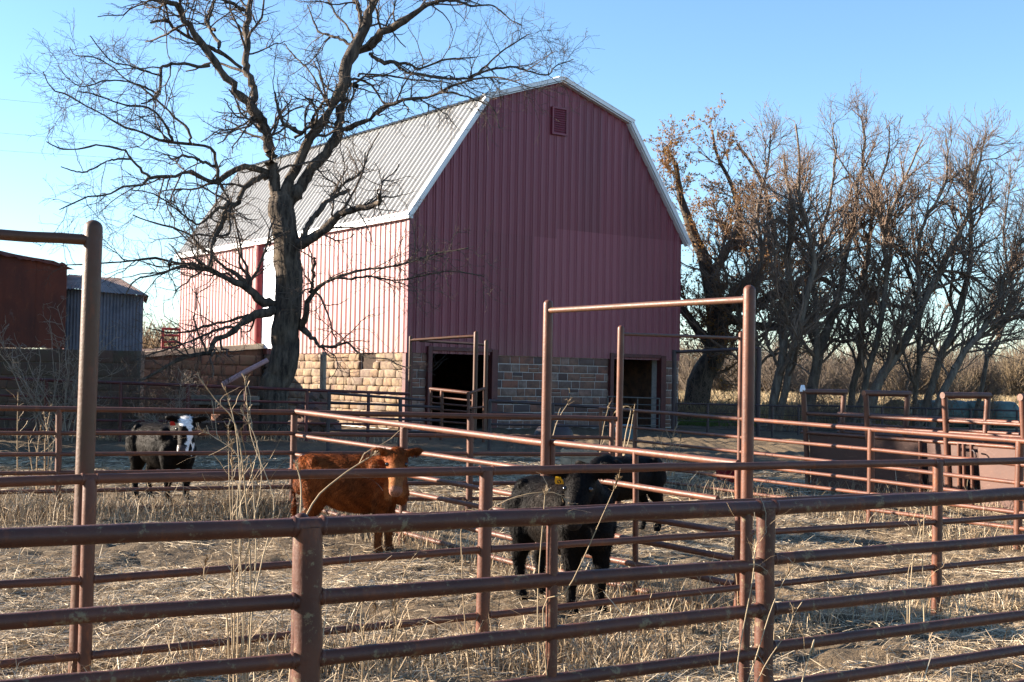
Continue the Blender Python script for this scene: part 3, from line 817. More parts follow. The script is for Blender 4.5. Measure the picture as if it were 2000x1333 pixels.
# second fence, parallel, with the tall gate posts
F2A, F2B = at_h(165, 936, 1.27), at_h(1830, 904, 1.27)
c0, c1, c2, c3, c4 = -150, 172, 945, 1455, 1830
lev = [[949, 936, 920, 911, 904, 897], [1052, 1036, 1003, 980, 966, 952], [1151, 1133, 1074, 1042, 1020, 1000],
       [1232, 1207, 1141, 1103, 1066, 1040], [1312, 1281, 1203, 1147, 1108, 1078], [1392, 1352, 1262, 1203, 1158, 1126]]
rl = []
for j, L in enumerate(lev):
    xs_ = [c0, c1, c2, c3, c4, 2150]
    for i in range(5): rl.append((xs_[i], L[i], xs_[i + 1], L[i + 1], .030 if j == 0 else .024))
fence('pipe_fence', 'second rusty pipe fence just behind the nearest one, parallel to it', 'fence', G_PENS, F2A, F2B, rl,
      [(176, 928, 164, 1333, .040, 1), (950, 919, 941, 1290, .046, 0), (1832, 904, 1829, 1182, .042, 0), (2150, 897, None, 0, .042, 0)], M_PIPE, welds=True)
# tall gate frame at the left
DF2 = (F2B - F2A)[:2]; DF2 /= np.linalg.norm(DF2)
e = empty('gate_frame', (*at_pl(150, 1300, F2A + np.array([DF2[1], -DF2[0], 0]) * -.07, DF2)[:2], 0), 'tall mossy pipe gate post with overhead bar at far left', 'gate frame')
PA = F2A + np.array([-DF2[1], DF2[0], 0]) * .10
tt, tb = at_pl(183, 430, PA, DF2), at_pl(151, 1333, PA, DF2)
domed_post('post', tb + (tb - tt) * .08, tt, .054, M_PIPE_TALL, e)
pipe('overhead_bar', at_pl(178, 469, PA, DF2), at_pl(-420, 437, PA, DF2), .032, M_PIPE_TALL, e)
q = at_pl(-420, 420, PA, DF2); domed_post('post', (q[0], q[1], -.1), q, .054, M_PIPE_TALL, e)
# cross fence running away from the camera, with the lit rails
DA, DB = at_h(1440, 905, 1.27), at_h(578, 806, 1.40)
DD = (DB - DA)[:2]
fence('pipe_fence', 'sunlit pipe fence running from the tall gate post back towards the tree', 'fence', G_PENS, DA, DB, [
    (578, 804, 1062, 866, .034), (568, 849, 1062, 921, .026), (565, 886, 1062, 977, .026), (565, 918, 1062, 1014, .026), (565, 950, 1062, 1066, .026), (565, 980, 1062, 1116, .026)],
    [(575, 806, None, 0, .045, 0), (789, 834, None, 0, .045, 0)], M_PIPE)
e = empty('gate_frame', (*at_pl(1070, 1000, DA, DD)[:2], 0), 'tall pipe gate frame with sunlit overhead bar in front of the barn gable', 'gate frame')
p1, p1b = at_pl(1071, 586, DA, DD), at_pl(1063, 1050, DA, DD)
p2, p2b = at_pl(1464, 557, DA, DD), at_pl(1456, 1200, DA, DD)
domed_post('post', p1b + (p1b - p1) * .12, p1, .047, M_PIPE, e)
domed_post('post', p2b + (p2b - p2) * .05, p2, .048, M_PIPE, e)
pipe('overhead_bar', at_pl(1072, 607, DA, DD), at_pl(1462, 585, DA, DD), .027, M_PIPE_TALL, e)
dn = np.array([-DD[1], DD[0]]) / np.linalg.norm(DD)
fence('pipe_gate', 'pipe gate hung between the two posts of the gable-side gate frame', 'gate', None, at_pl(1079, 866, DA, DD) + np.array([.0, .10, 0]), at_pl(1442, 906, DA, DD) + np.array([0, .10, 0]), [
    (1078, 864, 1442, 906, .030), (1078, 925, 1402, 975, .026), (1078, 985, 1418, 1038, .026), (1078, 1024, 1434, 1092, .026), (1078, 1070, 1435, 1142, .026), (1078, 1112, 1373, 1183, .026)],
    [(1079, 862, 1077, 1122, .027, 0), (1241, 882, 1240, 1108, .026, 0), (1442, 905, 1440, 1185, .030, 0)], M_PIPE)
# fence across the middle, left part and right part
F4A, F4B = at_h(0, 798, 1.40), at_h(575, 806, 1.40)
fence('pipe_fence', 'pipe fence across the pens in front of the white-faced cow', 'fence', G_PENS, F4A, F4B, [
    (-120, 796, 573, 806, .036), (-120, 846, 573, 847, .027), (-120, 889, 573, 885, .027), (-120, 926, 573, 920, .027), (-120, 964, 573, 951, .027), (-120, 1006, 573, 982, .027)],
    [(115, 800, 112, 990, .040, 0), (-120, 796, None, 0, .04, 0)], M_PIPE)
F5A, F5B = at_h(582, 806, 1.40), at_h(1207, 819, 1.36)
fence('pipe_fence', 'pipe fence between the tree and the far overhead frame, in front of the barn', 'fence', G_PENS, F5A, F5B, [
    (580, 806, 1205, 819, .036), (580, 848, 1200, 856, .026), (580, 886, 1200, 888, .026), (580, 915, 1200, 918, .026), (580, 945, 1200, 944, .026), (580, 976, 1200, 974, .026)],
    [(919, 812, 916, 979, .046, 0), (1196, 815, 1193, 900, .034, 1)], M_PIPE)
# right hand fence
EA, EB = at_h(1240, 804, 1.32), at_h(1700, 840, 1.28)
ED = (EB - EA)[:2]
fence('pipe_fence', 'long sunlit pipe fence at right between the cattle and the squeeze chute', 'fence', G_PENS, EA, EB, [
    (1172, 797, 1700, 839, .032), (1700, 839, 2130, 873, .032), (1190, 831, 1700, 878, .026), (1700, 878, 2130, 922, .026), (1200, 857, 1700, 910, .026), (1700, 910, 2130, 960, .026),
    (1205, 880, 1700, 938, .026), (1700, 938, 2130, 992, .026), (1210, 906, 1700, 965, .026), (1700, 965, 2130, 1020, .026), (1240, 934, 1700, 996, .026), (1700, 996, 2130, 1050, .026)],
    [(1241, 803, 1240, 927, .042, 0), (1702, 839, 1698, 1019, .050, 0), (1992, 862, 1988, 1060, .050, 0), (2130, 873, None, 0, .05, 0), (1174, 797, None, 0, .035, 0)], M_PIPE)
e = empty('gate_frame', (*at_pl(1447, 900, EA, ED)[:2], 0), 'thin pipe gate frame with overhead bar beyond the tall sunlit frame', 'gate frame')
q1 = at_y(1213, 636, 19.1); domed_post('post', at_y(1208, 880, 19.1) * np.array([1, 1, 0]) + np.array([0, 0, -.1]), q1, .050, M_PIPE, e)
q2 = at_pl(1448, 648, EA, ED); domed_post('post', (q2[0], q2[1], -.1), q2, .045, M_PIPE, e)
pipe('overhead_bar', at_y(1216, 653, 19.1), at_pl(1446, 661, EA, ED), .026, M_PIPE_TALL, e)
# fences close to the barn
GAx, GBx = at_y(-60, 760, 35.0), at_y(800, 760, 37.0)
fence('pipe_fence', 'dark shaded pipe fence in front of the stone wall and tree trunk', 'fence', G_PENS, GAx, GBx, [
    (-60, 737, 800, 770, .045), (-60, 771, 800, 792, .032), (-60, 795, 800, 811, .032), (-60, 818, 800, 830, .032), (-60, 838, 800, 848, .032)],
    [(91, 743, None, 0, .05, 0), (367, 753, None, 0, .055, 0), (600, 763, None, 0, .05, 0), (720, 767, None, 0, .05, 0), (236, 748, None, 0, .05, 0), (480, 758, None, 0, .05, 0)], M_PIPE_RED, fine=False)
GCx, GDx = at_y(600, 790, 33.0), at_y(1180, 800, 34.0)
fence('pipe_fence', 'dark pipe fence along the foot of the barn gable', 'fence', G_PENS, GCx, GDx, [
    (640, 768, 830, 782, .035), (640, 786, 860, 796, .03), (955, 783, 1190, 797, .042), (955, 806, 1190, 817, .03), (955, 829, 1190, 834, .03), (640, 815, 860, 822, .03), (640, 840, 860, 845, .03)],
    [(782, 777, None, 0, .05, 0), (643, 768, None, 0, .05, 0), (957, 783, None, 0, .05, 0), (1080, 790, None, 0, .05, 0)], M_PIPE_DARK, fine=False)
# frame and small gate at the left barn door
e = empty('gate_frame', (*at_y(870, 800, 41.5)[:2], 0), 'pipe frame with lit top bar at the left barn doorway', 'gate frame')
for px, py, YY, r in ((802, 656, 42.0, .05), (930, 647, 41.0, .075), (950, 664, 42.4, .07)):
    q = at_y(px, py, YY); domed_post('post', (q[0], q[1], -.1), q, r, M_PIPE_TALL, e)
pipe('overhead_bar', at_y(802, 665, 42.0), at_y(930, 657, 41.0), .05, M_PIPE_TALL, e)
pipe('overhead_bar', at_y(820, 666, 43.0), at_y(950, 674, 42.4), .045, M_PIPE_DARK, e)
GE, GF = at_y(838, 765, 39.5), at_y(946, 775, 38.2)
fence('pipe_gate', 'small pale pipe gate standing in the left barn doorway', 'gate', None, GE, GF, [
    (840, 760, 925, 769, .055), (840, 775, 925, 783, .03), (840, 787, 925, 795, .03), (840, 799, 925, 806, .03), (840, 811, 925, 818, .03), (840, 822, 925, 829, .03)],
    [(863, 763, None, 0, .055, 0), (842, 760, None, 0, .04, 0), (925, 769, None, 0, .05, 0)], M_PIPE, fine=False)
GE, GF = at_y(914, 768, 37.0), at_y(948, 757, 38.2)
fence('pipe_gate', 'short return pipe panel beside the small barn doorway gate', 'gate', None, GE, GF, [
    (914, 769, 947, 759, .045), (914, 798, 947, 795, .03), (914, 817, 947, 817, .03)],
    [(946, 757, None, 0, .045, 0), (915, 769, None, 0, .045, 0)], M_PIPE, fine=False)
GE, GF = at_y(1185, 777, 47.5), at_y(1290, 780, 49.0)
fence('pipe_gate', 'thin grey gate across the right barn doorway', 'gate', None, GE, GF, [
    (1186, 775, 1288, 779, .028), (1186, 789, 1288, 792, .018), (1186, 802, 1288, 805, .018), (1186, 816, 1288, 818, .018), (1186, 830, 1288, 832, .018)],
    [(1187, 775, None, 0, .03, 0), (1245, 777, None, 0, .03, 0), (1288, 779, None, 0, .03, 0)], M_PIPE_GREY, fine=False)
# dark corner frame and light panel fence right of the barn
e = empty('gate_frame', (*at_y(1318, 800, 47.0)[:2], 0), 'dark pipe frame standing at the right corner of the barn', 'gate frame')
for px, py, YY in ((1317, 684, 47.0), (1483, 678, 46.0)):
    q = at_y(px, py, YY); pipe('post', (q[0], q[1], -.1), q, .085, M_PIPE_DARK, e, False)
pipe('overhead_bar', at_y(1317, 688, 47.0), at_y(1483, 681, 46.0), .06, M_PIPE_DARK, e, False)
def panel_fence(label, pa, pb, YA, YB, hts, step, m):
    A, B = at_y(pa, 760, YA), at_y(pb, 760, YB)
    A[2] = B[2] = 0
    e = empty('panel_fence', (A + B) / 2, label, 'fence', 'thin wire panel fences beyond the yard')
    for h in hts: pipe('rail', A + [0, 0, h], B + [0, 0, h], .03 if h == hts[-1] else .012, m, e, False)
    L = np.linalg.norm(B - A); k = int(L / step)
    for i in range(k + 1):
        p = A + (B - A) * i / k; pipe('post', p - [0, 0, .1], p + [0, 0, hts[-1] + .03], .045, m, e, False)
panel_fence('dark thin panel fence between the barn corner and the grove', 1322, 1575, 46, 44, (.25, .5, .8, 1.12), .95, M_PIPE_DARK)
panel_fence('dark thin panel fence in front of the wrapped hay bales', 1560, 2080, 48, 44, (.2, .42, .64, .86, 1.1), 1.35, M_PIPE_DARK)

# ================================================================== cattle chute
def m_chute():
    m, nt, b = mat('chute_steel')
    v = pos(nt)
    n1 = noise(nt, v, 1.2, 4); n2 = noise(nt, pos(nt, (1, 1, 3.5)), 3.5, 6, 0.8); n3 = noise(nt, v, 22, 4)
    c = mixc(nt, ramp(nt, n1, [(.35, 0.), (.7, 1.)]), (.060, .021, .013), (.088, .034, .021))
    c = mixc(nt, ramp(nt, n2, [(.58, 0.), (.66, .45), (.72, 0.)]), c, (.21, .12, .085))
    c = mixc(nt, ramp(nt, n3, [(.55, 0.), (.75, .5)]), c, (.05, .026, .022))
    nt.links.new(c, b.inputs['Base Color']); b.inputs['Roughness'].default_value = .55
    bump(nt, b, n3, .2, .006)
    return m
M_CHUTE = m_chute()
CA, CB = np.array([5.25, 23.0]), np.array([7.6, 18.6]); CD = CB - CA; CLn = np.linalg.norm(CD); CDn = CD / CLn; CN = np.array([CDn[1], -CDn[0]]) * -1
chute = empty('cattle_chute', (CA[0], CA[1], 0), 'rusty steel cattle squeeze chute with overhead hoops at right', 'cattle chute')
def cp(t, o, z): p = CA + CD * t + CN * o; return np.array([p[0], p[1], z])
for t in (0.0, .314, .66, .957, 1.28):
    h = 1.74
    pipe('hoop_leg', cp(t, .14, -.1), cp(t, 0, h), .048, M_PIPE, chute)
    pipe('hoop_leg', cp(t, .96 - .14, -.1), cp(t, .96, h), .048, M_PIPE, chute)
    pipe('hoop_bar', cp(t, -.05, h + .02), cp(t, 1.01, h + .02), .052, M_PIPE, chute)
for o in (.06, .92):
    for z, r in ((1.37, .03), (1.19, .025), (1.03, .03)):
        pipe('chute_rail', cp(-.02, o, z), cp(1.4, o, z - .02), r, M_PIPE, chute)
def plate(t0, t1, o, z0, z1, name='side_panel'):
    bm = bmesh.new()
    a, b_ = cp(t0, o + .07, z0), cp(t1, o + .07, z0); c, d = cp(t0, o, z1), cp(t1, o, z1); k = np.array([CN[0], CN[1], 0]) * .012
    hexa(bm, [a, b_, b_ + k, a + k, c, d, d + k, c + k])
    return link(name, bm_mesh(name, bm), M_CHUTE, chute)
plate(.015, .30, .075, .02, 1.01); plate(.33, .545, .08, .02, 1.0); plate(.575, .70, .07, .02, 1.0); plate(.78, 1.40, .07, .0, 1.0)
plate(.02, 1.40, .80, .1, 1.0)
for t in (.555, .715, .735, .765):
    pipe('panel_post', cp(t, .06, -.05), cp(t, .02, 1.02), .028, M_PIPE, chute)
bm = bmesh.new()                                            # little latch loop
pts = [cp(.775, -.03, .93), cp(.79, -.07, .93), cp(.80, -.07, .85), cp(.785, -.04, .80)]
V, qd = tubes(smooth_line(pts, 12)[None], np.full((1, 12), .012), 6)
link('latch_loop', mesh_np('latch_loop', V, qd, True), M_PIPE_DARK, chute); bm.free()
V, qd = tubes(np.array([[cp(0, -.02, 1.76), cp(0, -.02, 1.80), cp(0, -.02, 1.88)]]), np.array([[.05, .05, .03]]), 10)
link('insulator_cup', mesh_np('insulator_cup', V, [qd, np.arange(20, 30)[None]], True), M_TRIM, chute)

# ================================================================== the big bare tree in front of the barn
TY = 38.0
def limb(px, dy0, dy1, k=22, wob=0.0, seed=0):
    """px: (x, y, width in picture points); depth drifts from TY+dy0 to TY+dy1"""
    n = len(px); out = []
    for i, (x, y, w) in enumerate(px):
        Y = TY + dy0 + (dy1 - dy0) * (i / (n - 1)) ** 1.2
        p = at_y(x, y, Y); out.append((*p, w * (.88 if w > 6 else 1.0) * Y / F_PX / 2))
    L = smooth_line(out, k)
    L[:, 3] = np.maximum(L[:, 3], .006)
    rng = np.random.default_rng(seed + 1)
    L[1:-1, :3] += rng.normal(size=(k - 2, 3)) * np.minimum(L[1:-1, 3:4] * .35, .03)
    return L
LIMBS = [
    ([(528, 862, 96), (528, 830, 82), (530, 800, 70), (534, 770, 64), (545, 735, 60), (555, 665, 60), (563, 595, 58), (562, 520, 58), (556, 450, 54), (551, 400, 56), (550, 372, 40)], 0, 0),
    ([(548, 400, 34), (538, 370, 28), (534, 333, 26), (526, 291, 26), (519, 256, 25), (505, 228, 25), (487, 207, 25)], 0, -.4),
    ([(492, 214, 22), (466, 182, 19), (442, 151, 17), (414, 116, 17), (386, 77, 15), (368, 46, 14), (350, 14, 14), (330, 5, 12), (305, 0, 10), (280, -14, 8), (250, -40, 6)], -.4, -2.2),
    ([(490, 212, 18), (498, 182, 17), (485, 151, 15), (480, 126, 15), (482, 88, 14), (482, 53, 14), (485, 18, 14), (490, -20, 12), (500, -70, 9)], -.4, .8),
    ([(473, 134, 9), (434, 105, 9), (417, 95, 9), (371, 74, 8), (343, 56, 7), (328, 42, 6), (315, 40, 6), (294, 45, 4)], -.2, -1.6),
    ([(329, 42, 5), (325, 17, 4), (318, -10, 3)], -1.2, -1.5),
    ([(410, 128, 8), (385, 130, 7), (357, 124, 8), (322, 128, 7), (314, 140, 6), (315, 165, 6), (308, 186, 5), (294, 196, 4), (276, 203, 3)], -.8, -2.4),
    ([(556, 392, 30), (562, 368, 26), (578, 325, 22), (598, 285, 21), (625, 245, 20), (650, 210, 20), (668, 168, 26), (678, 130, 30), (693, 95, 26), (708, 60, 20), (718, 30, 18), (733, 0, 18), (745, -40, 14)], 0, 1.0),
    ([(560, 398, 30), (580, 378, 28), (600, 345, 26), (635, 300, 23), (658, 270, 22), (664, 235, 20), (668, 200, 20), (671, 170, 18)], 0, .4),
    ([(700, 100, 18), (720, 92, 18), (731, 81, 19), (748, 63, 17), (773, 53, 16), (797, 35, 14), (822, 14, 12), (846, 5, 9), (867, 0, 7), (895, -6, 5)], .9, -.6),
    ([(860, 0, 5), (900, 4, 5), (923, 12, 4), (958, 10, 3), (976, 21, 3), (997, 39, 2), (1018, 49, 2)], -.4, -1.2),
    ([(704, 70, 14), (708, 53, 13), (700, 14, 10), (688, -5, 8), (676, -30, 6)], .9, 2.2),
    ([(722, 106, 9), (729, 112, 9), (748, 121, 9), (773, 123, 7), (800, 126, 6), (818, 135, 5), (850, 123, 4), (875, 116, 4), (909, 114, 3), (930, 112, 2)], .8, 1.6),
    ([(772, 124, 7), (787, 137, 6), (808, 144, 6), (846, 151, 6), (895, 154, 5), (923, 151, 4), (948, 130, 4), (976, 105, 3), (1000, 88, 3), (1032, 67, 2)], 1.0, -.6),
    ([(915, 152, 4), (944, 140, 4), (1000, 131, 4), (1035, 140, 3), (1070, 147, 3), (1085, 130, 2), (1120, 116, 2)], .2, -1.2),
    ([(676, 255, 12), (682, 249, 11), (696, 242, 11), (720, 235, 10), (741, 214, 9), (766, 203, 9), (794, 194, 8), (825, 193, 7), (860, 182, 6), (888, 165, 5), (930, 154, 4), (965, 151, 4), (1000, 158, 3), (1035, 172, 2)], .5, -2.6),
    ([(860, 182, 5), (867, 180, 5), (895, 184, 4), (923, 193, 3), (941, 200, 3), (965, 215, 2), (975, 250, 2)], -1.2, -2.4),
    ([(700, 150, 5), (708, 145, 4), (762, 149, 4), (808, 156, 3), (860, 159, 3), (900, 170, 2)], .8, 1.8),
    ([(675, 160, 10), (690, 166, 9), (697, 168, 9)], .8, .3),
    ([(524, 345, 17), (519, 336, 15), (491, 326, 14), (466, 328, 13), (442, 343, 12), (414, 357, 11), (396, 347, 9), (375, 336, 9), (350, 343, 8), (326, 347, 8), (294, 347, 7), (277, 364, 5), (245, 364, 4), (210, 382, 4), (175, 384, 3), (140, 399, 3), (116, 410, 2)], 0, -3.0),
    ([(424, 350, 9), (424, 336, 8), (420, 308, 7), (413, 291, 7), (385, 284, 7), (350, 280, 6), (326, 277, 6), (301, 270, 5), (277, 259, 4), (245, 249, 4), (224, 238, 4), (196, 221, 3), (168, 207, 3), (133, 186, 3), (102, 175, 2), (84, 140, 2)], -.8, -2.0),
    ([(421, 325, 6), (400, 318, 6), (385, 312, 5), (357, 305, 5), (340, 312, 4), (325, 303, 3)], -.8, -1.6),
    ([(292, 346, 6), (270, 326, 5), (252, 305, 4), (242, 294, 4), (196, 284, 4), (154, 291, 3), (119, 291, 3), (91, 277, 2)], -1.8, -2.2),
    ([(255, 310, 4), (230, 312, 4), (210, 315, 3), (175, 333, 3), (151, 336, 3), (119, 326, 2)], -1.9, -3.2),
    ([(338, 276, 5), (326, 252, 5), (308, 224, 4), (287, 210, 4), (252, 207, 4), (224, 200, 3), (189, 186, 3), (150, 178, 2)], -1.4, -3.0),
    ([(372, 280, 5), (371, 266, 5), (361, 245, 5), (336, 224, 5), (312, 200, 4), (280, 175, 4), (245, 154, 3), (217, 130, 3), (182, 112, 3), (147, 109, 2), (136, 92, 2)], -1.2, -.4),
    ([(312, 148, 4), (288, 140, 4), (250, 128, 3), (215, 118, 3), (176, 70, 2)], -1.4, -2.4),
    ([(310, 185, 4), (284, 172, 4), (250, 160, 3), (205, 158, 3), (160, 170, 2), (128, 150, 2)], -1.6, -3.2),
    ([(520, 350, 14), (515, 343, 13), (498, 354, 12), (473, 371, 11), (463, 396, 11), (442, 403, 11), (438, 420, 9), (427, 449, 8), (415, 470, 7), (412, 500, 5), (408, 520, 4)], 0, -1.8),
    ([(440, 404, 8), (420, 412, 6), (400, 432, 5), (385, 438, 4), (368, 428, 4), (336, 403, 3), (298, 378, 3), (252, 371, 2)], -1.0, -2.4),
    ([(452, 400, 6), (448, 420, 6), (450, 440, 5), (445, 458, 5), (420, 462, 4), (390, 458, 4), (372, 462, 3)], -.8, -1.5),
    ([(497, 228, 10), (489, 238, 9)], -.4, -.6),
    ([(575, 480, 26), (585, 478, 24), (596, 474, 22), (631, 448, 19), (655, 424, 18), (675, 415, 15), (703, 408, 13), (728, 402, 11), (741, 396, 10), (742, 380, 9)], 0, -2.0),
    ([(592, 470, 14), (600, 445, 13), (617, 420, 12), (645, 390, 10), (665, 378, 9), (681, 372, 8)], -.2, .6),
    ([(645, 384, 6), (660, 370, 6), (675, 357, 5), (699, 343, 5), (713, 322, 4), (720, 298, 3), (741, 259, 2)], .2, .8),
    ([(590, 640, 16), (596, 620, 14), (603, 588, 13), (617, 567, 11), (655, 543, 7), (701, 529, 5), (760, 522, 4), (800, 512, 4), (860, 495, 3), (915, 485, 2)], 0, -2.6),
    ([(608, 575, 8), (610, 563, 8), (611, 535, 8), (615, 504, 7)], -.4, -.7),
    ([(588, 640, 14), (603, 658, 12), (612, 662, 8), (624, 676, 7), (632, 676, 6), (650, 679, 6), (664, 672, 5), (680, 672, 5), (696, 686, 4), (708, 694, 4), (726, 700, 3), (760, 702, 3), (776, 712, 2), (800, 720, 2)], 0, -2.6),
    ([(655, 543, 5), (690, 545, 5), (720, 540, 4), (770, 548, 3), (820, 540, 3), (880, 530, 2), (945, 540, 2)], -1.2, -2.0),
    ([(560, 600, 20), (540, 604, 22), (526, 609, 22), (491, 620, 17), (456, 644, 14), (420, 669, 12), (406, 686, 11), (368, 697, 9), (333, 711, 7), (298, 732, 5), (270, 745, 3)], 0, -2.8),
    ([(545, 598, 20), (522, 592, 22), (505, 585, 20), (484, 564, 17), (456, 550, 16), (420, 532, 12), (382, 518, 9), (347, 515, 7), (301, 504, 5), (245, 511, 4), (196, 515, 3), (130, 518, 2)], 0, -2.2),
    ([(486, 562, 12), (466, 539, 10), (449, 529, 8), (430, 515, 7), (415, 500, 6), (403, 490, 5), (385, 476, 5), (371, 459, 4), (336, 445, 4), (294, 434, 3), (259, 420, 2)], -.4, -1.0),
    ([(414, 520, 7), (413, 490, 6), (420, 466, 6), (438, 431, 5), (445, 400, 4)], -.8, -.4),
    ([(512, 612, 10), (490, 617, 8), (473, 620, 7), (438, 630, 6), (403, 637, 5), (368, 648, 4), (330, 650, 3), (285, 640, 2)], -.2, 1.0),
    ([(415, 530, 6), (380, 525, 5), (345, 522, 5), (318, 535, 4), (268, 545, 3), (246, 575, 2), (238, 600, 2)], -1.0, -3.0),
    ([(470, 640, 7), (440, 640, 6), (400, 655, 5), (360, 672, 4), (300, 690, 3), (262, 705, 2)], -.8, -3.4),
    ([(484, 566, 8), (488, 545, 7), (470, 520, 5), (466, 490, 4), (460, 460, 3)], -.3, .8),
    ([(575, 270, 7), (600, 250, 6), (618, 235, 5), (610, 200, 4), (596, 190, 3)], .2, -.8),
    ([(590, 262, 11), (572, 252, 10), (556, 245, 8), (548, 230, 6), (542, 205, 5), (536, 180, 4)], -.3, -1.0),
    ([(604, 250, 9), (618, 220, 7), (632, 200, 5), (642, 195, 4)], .1, -.5),
    ([(640, 205, 4), (625, 175, 4), (605, 140, 3), (575, 110, 3), (555, 85, 2)], .1, 1.4),
    ([(690, 92, 8), (670, 80, 6), (645, 70, 5), (622, 62, 4), (610, 35, 3), (600, 10, 2)], .8, 1.8),
    ([(692, 80, 5), (680, 55, 4), (655, 25, 4), (640, 0, 3), (620, -10, 2)], .9, 2.4),
    ([(420, 60, 7), (410, 55, 7), (402, 42, 6), (408, 25, 5), (418, 0, 4)], -1.0, .6),
    ([(427, 98, 8), (425, 80, 8), (412, 62, 7), (405, 45, 6), (412, 28, 5), (420, -5, 4)], -.9, .2),
    ([(478, 22, 9), (455, 8, 7), (435, 0, 6), (420, -14, 4)], -.2, -1.2),
]
tree = empty('bare_tree', at_y(528, 862, TY) * np.array([1, 1, 0]), 'big gnarled bare tree in front of the barn, limbs spreading left', 'tree')
K = 26
LP = np.stack([limb(px, a, b, K, seed=i) for i, (px, a, b) in enumerate(LIMBS)])
parts = []
# trunk with ridged bark
T0 = smooth_line(LP[0], 90)
V, qd = tubes(T0[None, :, :3], T0[None, :, 3], 40)
Vn = V.reshape(90, 40, 3); cen = T0[:, None, :3]
th = np.linspace(0, 2 * math.pi, 40, endpoint=False)[None]; zz = np.linspace(0, 9, 90)[:, None]
rng = np.random.default_rng(3)
rid = 0.035 * np.sin(th * 13 + np.sin(zz * 1.7) * 1.2) + .03 * np.sin(th * 7 - zz * 1.1) + rng.normal(size=(90, 40)) * .018 + .05 * np.sin(th * 3 + zz * .8)
flare = np.clip(1 - zz / 1.0, 0, 1) ** 2 * (.25 * np.sin(th * 5 + .6))
V = (cen + (Vn - cen) * (1 + rid + flare)[..., None]).reshape(-1, 3)
parts.append((V, qd))
V, qd = tubes(LP[1:, :, :3], LP[1:, :, 3] * (1 + .10 * np.random.default_rng(4).normal(size=LP[1:, :, 3].shape)), 12); parts.append((V, qd))
V, qd = join(parts)
link('trunk', mesh_np('trunk', V, qd, True), M_BARK, tree)
thin = LP[1:, :, :3]; rad = LP[1:, :, 3]
rg = np.random.default_rng(21)
wts = np.ones(len(thin))
q1, s1 = grow(thin, rad, 500, .7, 2.4, (30, 75), 8, .26, .03, .25, 1.0, .5, .008, rg)
q2, s2 = grow(q1, s1, 2700, .35, 1.15, (28, 70), 6, .24, .02, .15, 1.0, .6, .0055, rg)
q3, s3 = grow(q2, s2, 7600, .12, .45, (30, 75), 4, .22, .02, .1, 1.0, .6, .0042, rg)
q4, s4 = grow(thin, rad, 620, .12, .6, (35, 90), 5, .3, .04, .1, 1.0, .4, .0048, rg)
parts = [tubes(q1, s1, 5), tubes(q2, s2, 4), tubes(q3, s3, 3), tubes(q4, s4, 3)]
V, qd = join(parts)
link('crown', mesh_np('crown', V, qd, False), M_TWIG, tree)

# ================================================================== other woody plants
def leaves(P, size, rng, rngs=(0.6, 1.3)):
    n = len(P)
    a = rng.normal(size=(n, 3)); a /= np.linalg.norm(a, axis=1, keepdims=True)
    b = np.cross(a, rng.normal(size=(n, 3))); b /= np.linalg.norm(b, axis=1, keepdims=True) + 1e-9
    s = size * rng.uniform(*rngs, n)[:, None]
    V = np.stack([P - a * s, P - b * s * .45 + a * s * .1, P + a * s, P + b * s * .45 + a * s * .1], 1).reshape(-1, 3)
    return V, np.arange(n * 4).reshape(n, 4)
def grove_tree(label, px, Y, n1, n2, n3, seed, group=None, name='bare_tree', spread=(1.4, 4.4), mb=None, mt=None, leaf=0, leafm=None, lean=.06, lsize=.05, twr=.009, wsc=1.0):
    """px: stem polylines of (x,y,w)"""
    rng = np.random.default_rng(seed)
    stems = []
    for j, line in enumerate(px):
        dy = rng.uniform(-1.6, 1.6)
        out = []
        for i, (x, y, w) in enumerate(line):
            YY = Y + (dy * i / max(1, len(line) - 1))
            p = at_y(x, y, YY)
            out.append((*p, w * wsc * YY / F_PX / 2))
        if out[0][2] < 1.2: out[0] = (out[0][0], out[0][1], -.15, out[0][3])
        L = smooth_line(out, 20); L[:, 3] = np.maximum(L[:, 3], .012)
        L[1:, :3] += rng.normal(size=(19, 3)) * .035
        stems.append(L)
    S = np.stack(stems)
    e = empty(name, (S[0, 0, 0], S[0, 0, 1], 0), label, 'tree', group)
    V, qd = tubes(S[:, :, :3], S[:, :, 3], 9)
    link('trunk', mesh_np('trunk', V, qd, True), mb or M_BARK_GREY, e)
    q1, s1 = grow(S[:, :, :3], S[:, :, 3], n1, spread[0], spread[1], (24, 62), 10, .15, lean, .12, 1.0, .62, .014, rng, True, .95)
    q2, s2 = grow(q1, s1, n2, .5, 1.7, (22, 52), 7, .15, lean * .8, .2, 1., .6, .009, rng)
    q3, s3 = grow(q2, s2, n3, .25, .8, (20, 50), 4, .16, lean * .8, .15, 1., .6, twr, rng)
    V, qd = join([tubes(q1, s1, 5), tubes(q2, s2, 4), tubes(q3, s3, 3)])
    link('crown', mesh_np('crown', V, qd, False), mt or M_TWIG_GREY, e)
    if leaf:
        ii = rng.integers(0, len(q3), leaf); jj = rng.integers(1, 4, leaf)
        keep = rng.random(leaf) < .97
        P = q3[ii, jj][keep] + rng.normal(size=(keep.sum(), 3)) * .05
        V, qd = leaves(P, lsize, rng)
        me = mesh_np('foliage', V, qd); set_tone(me, np.repeat(rng.random(len(P)), 4))
        o = link('foliage', me, leafm or M_OAKLEAF, e); o['kind'] = 'stuff'
    return e
GG = 'bare trees of the grove right of the barn'
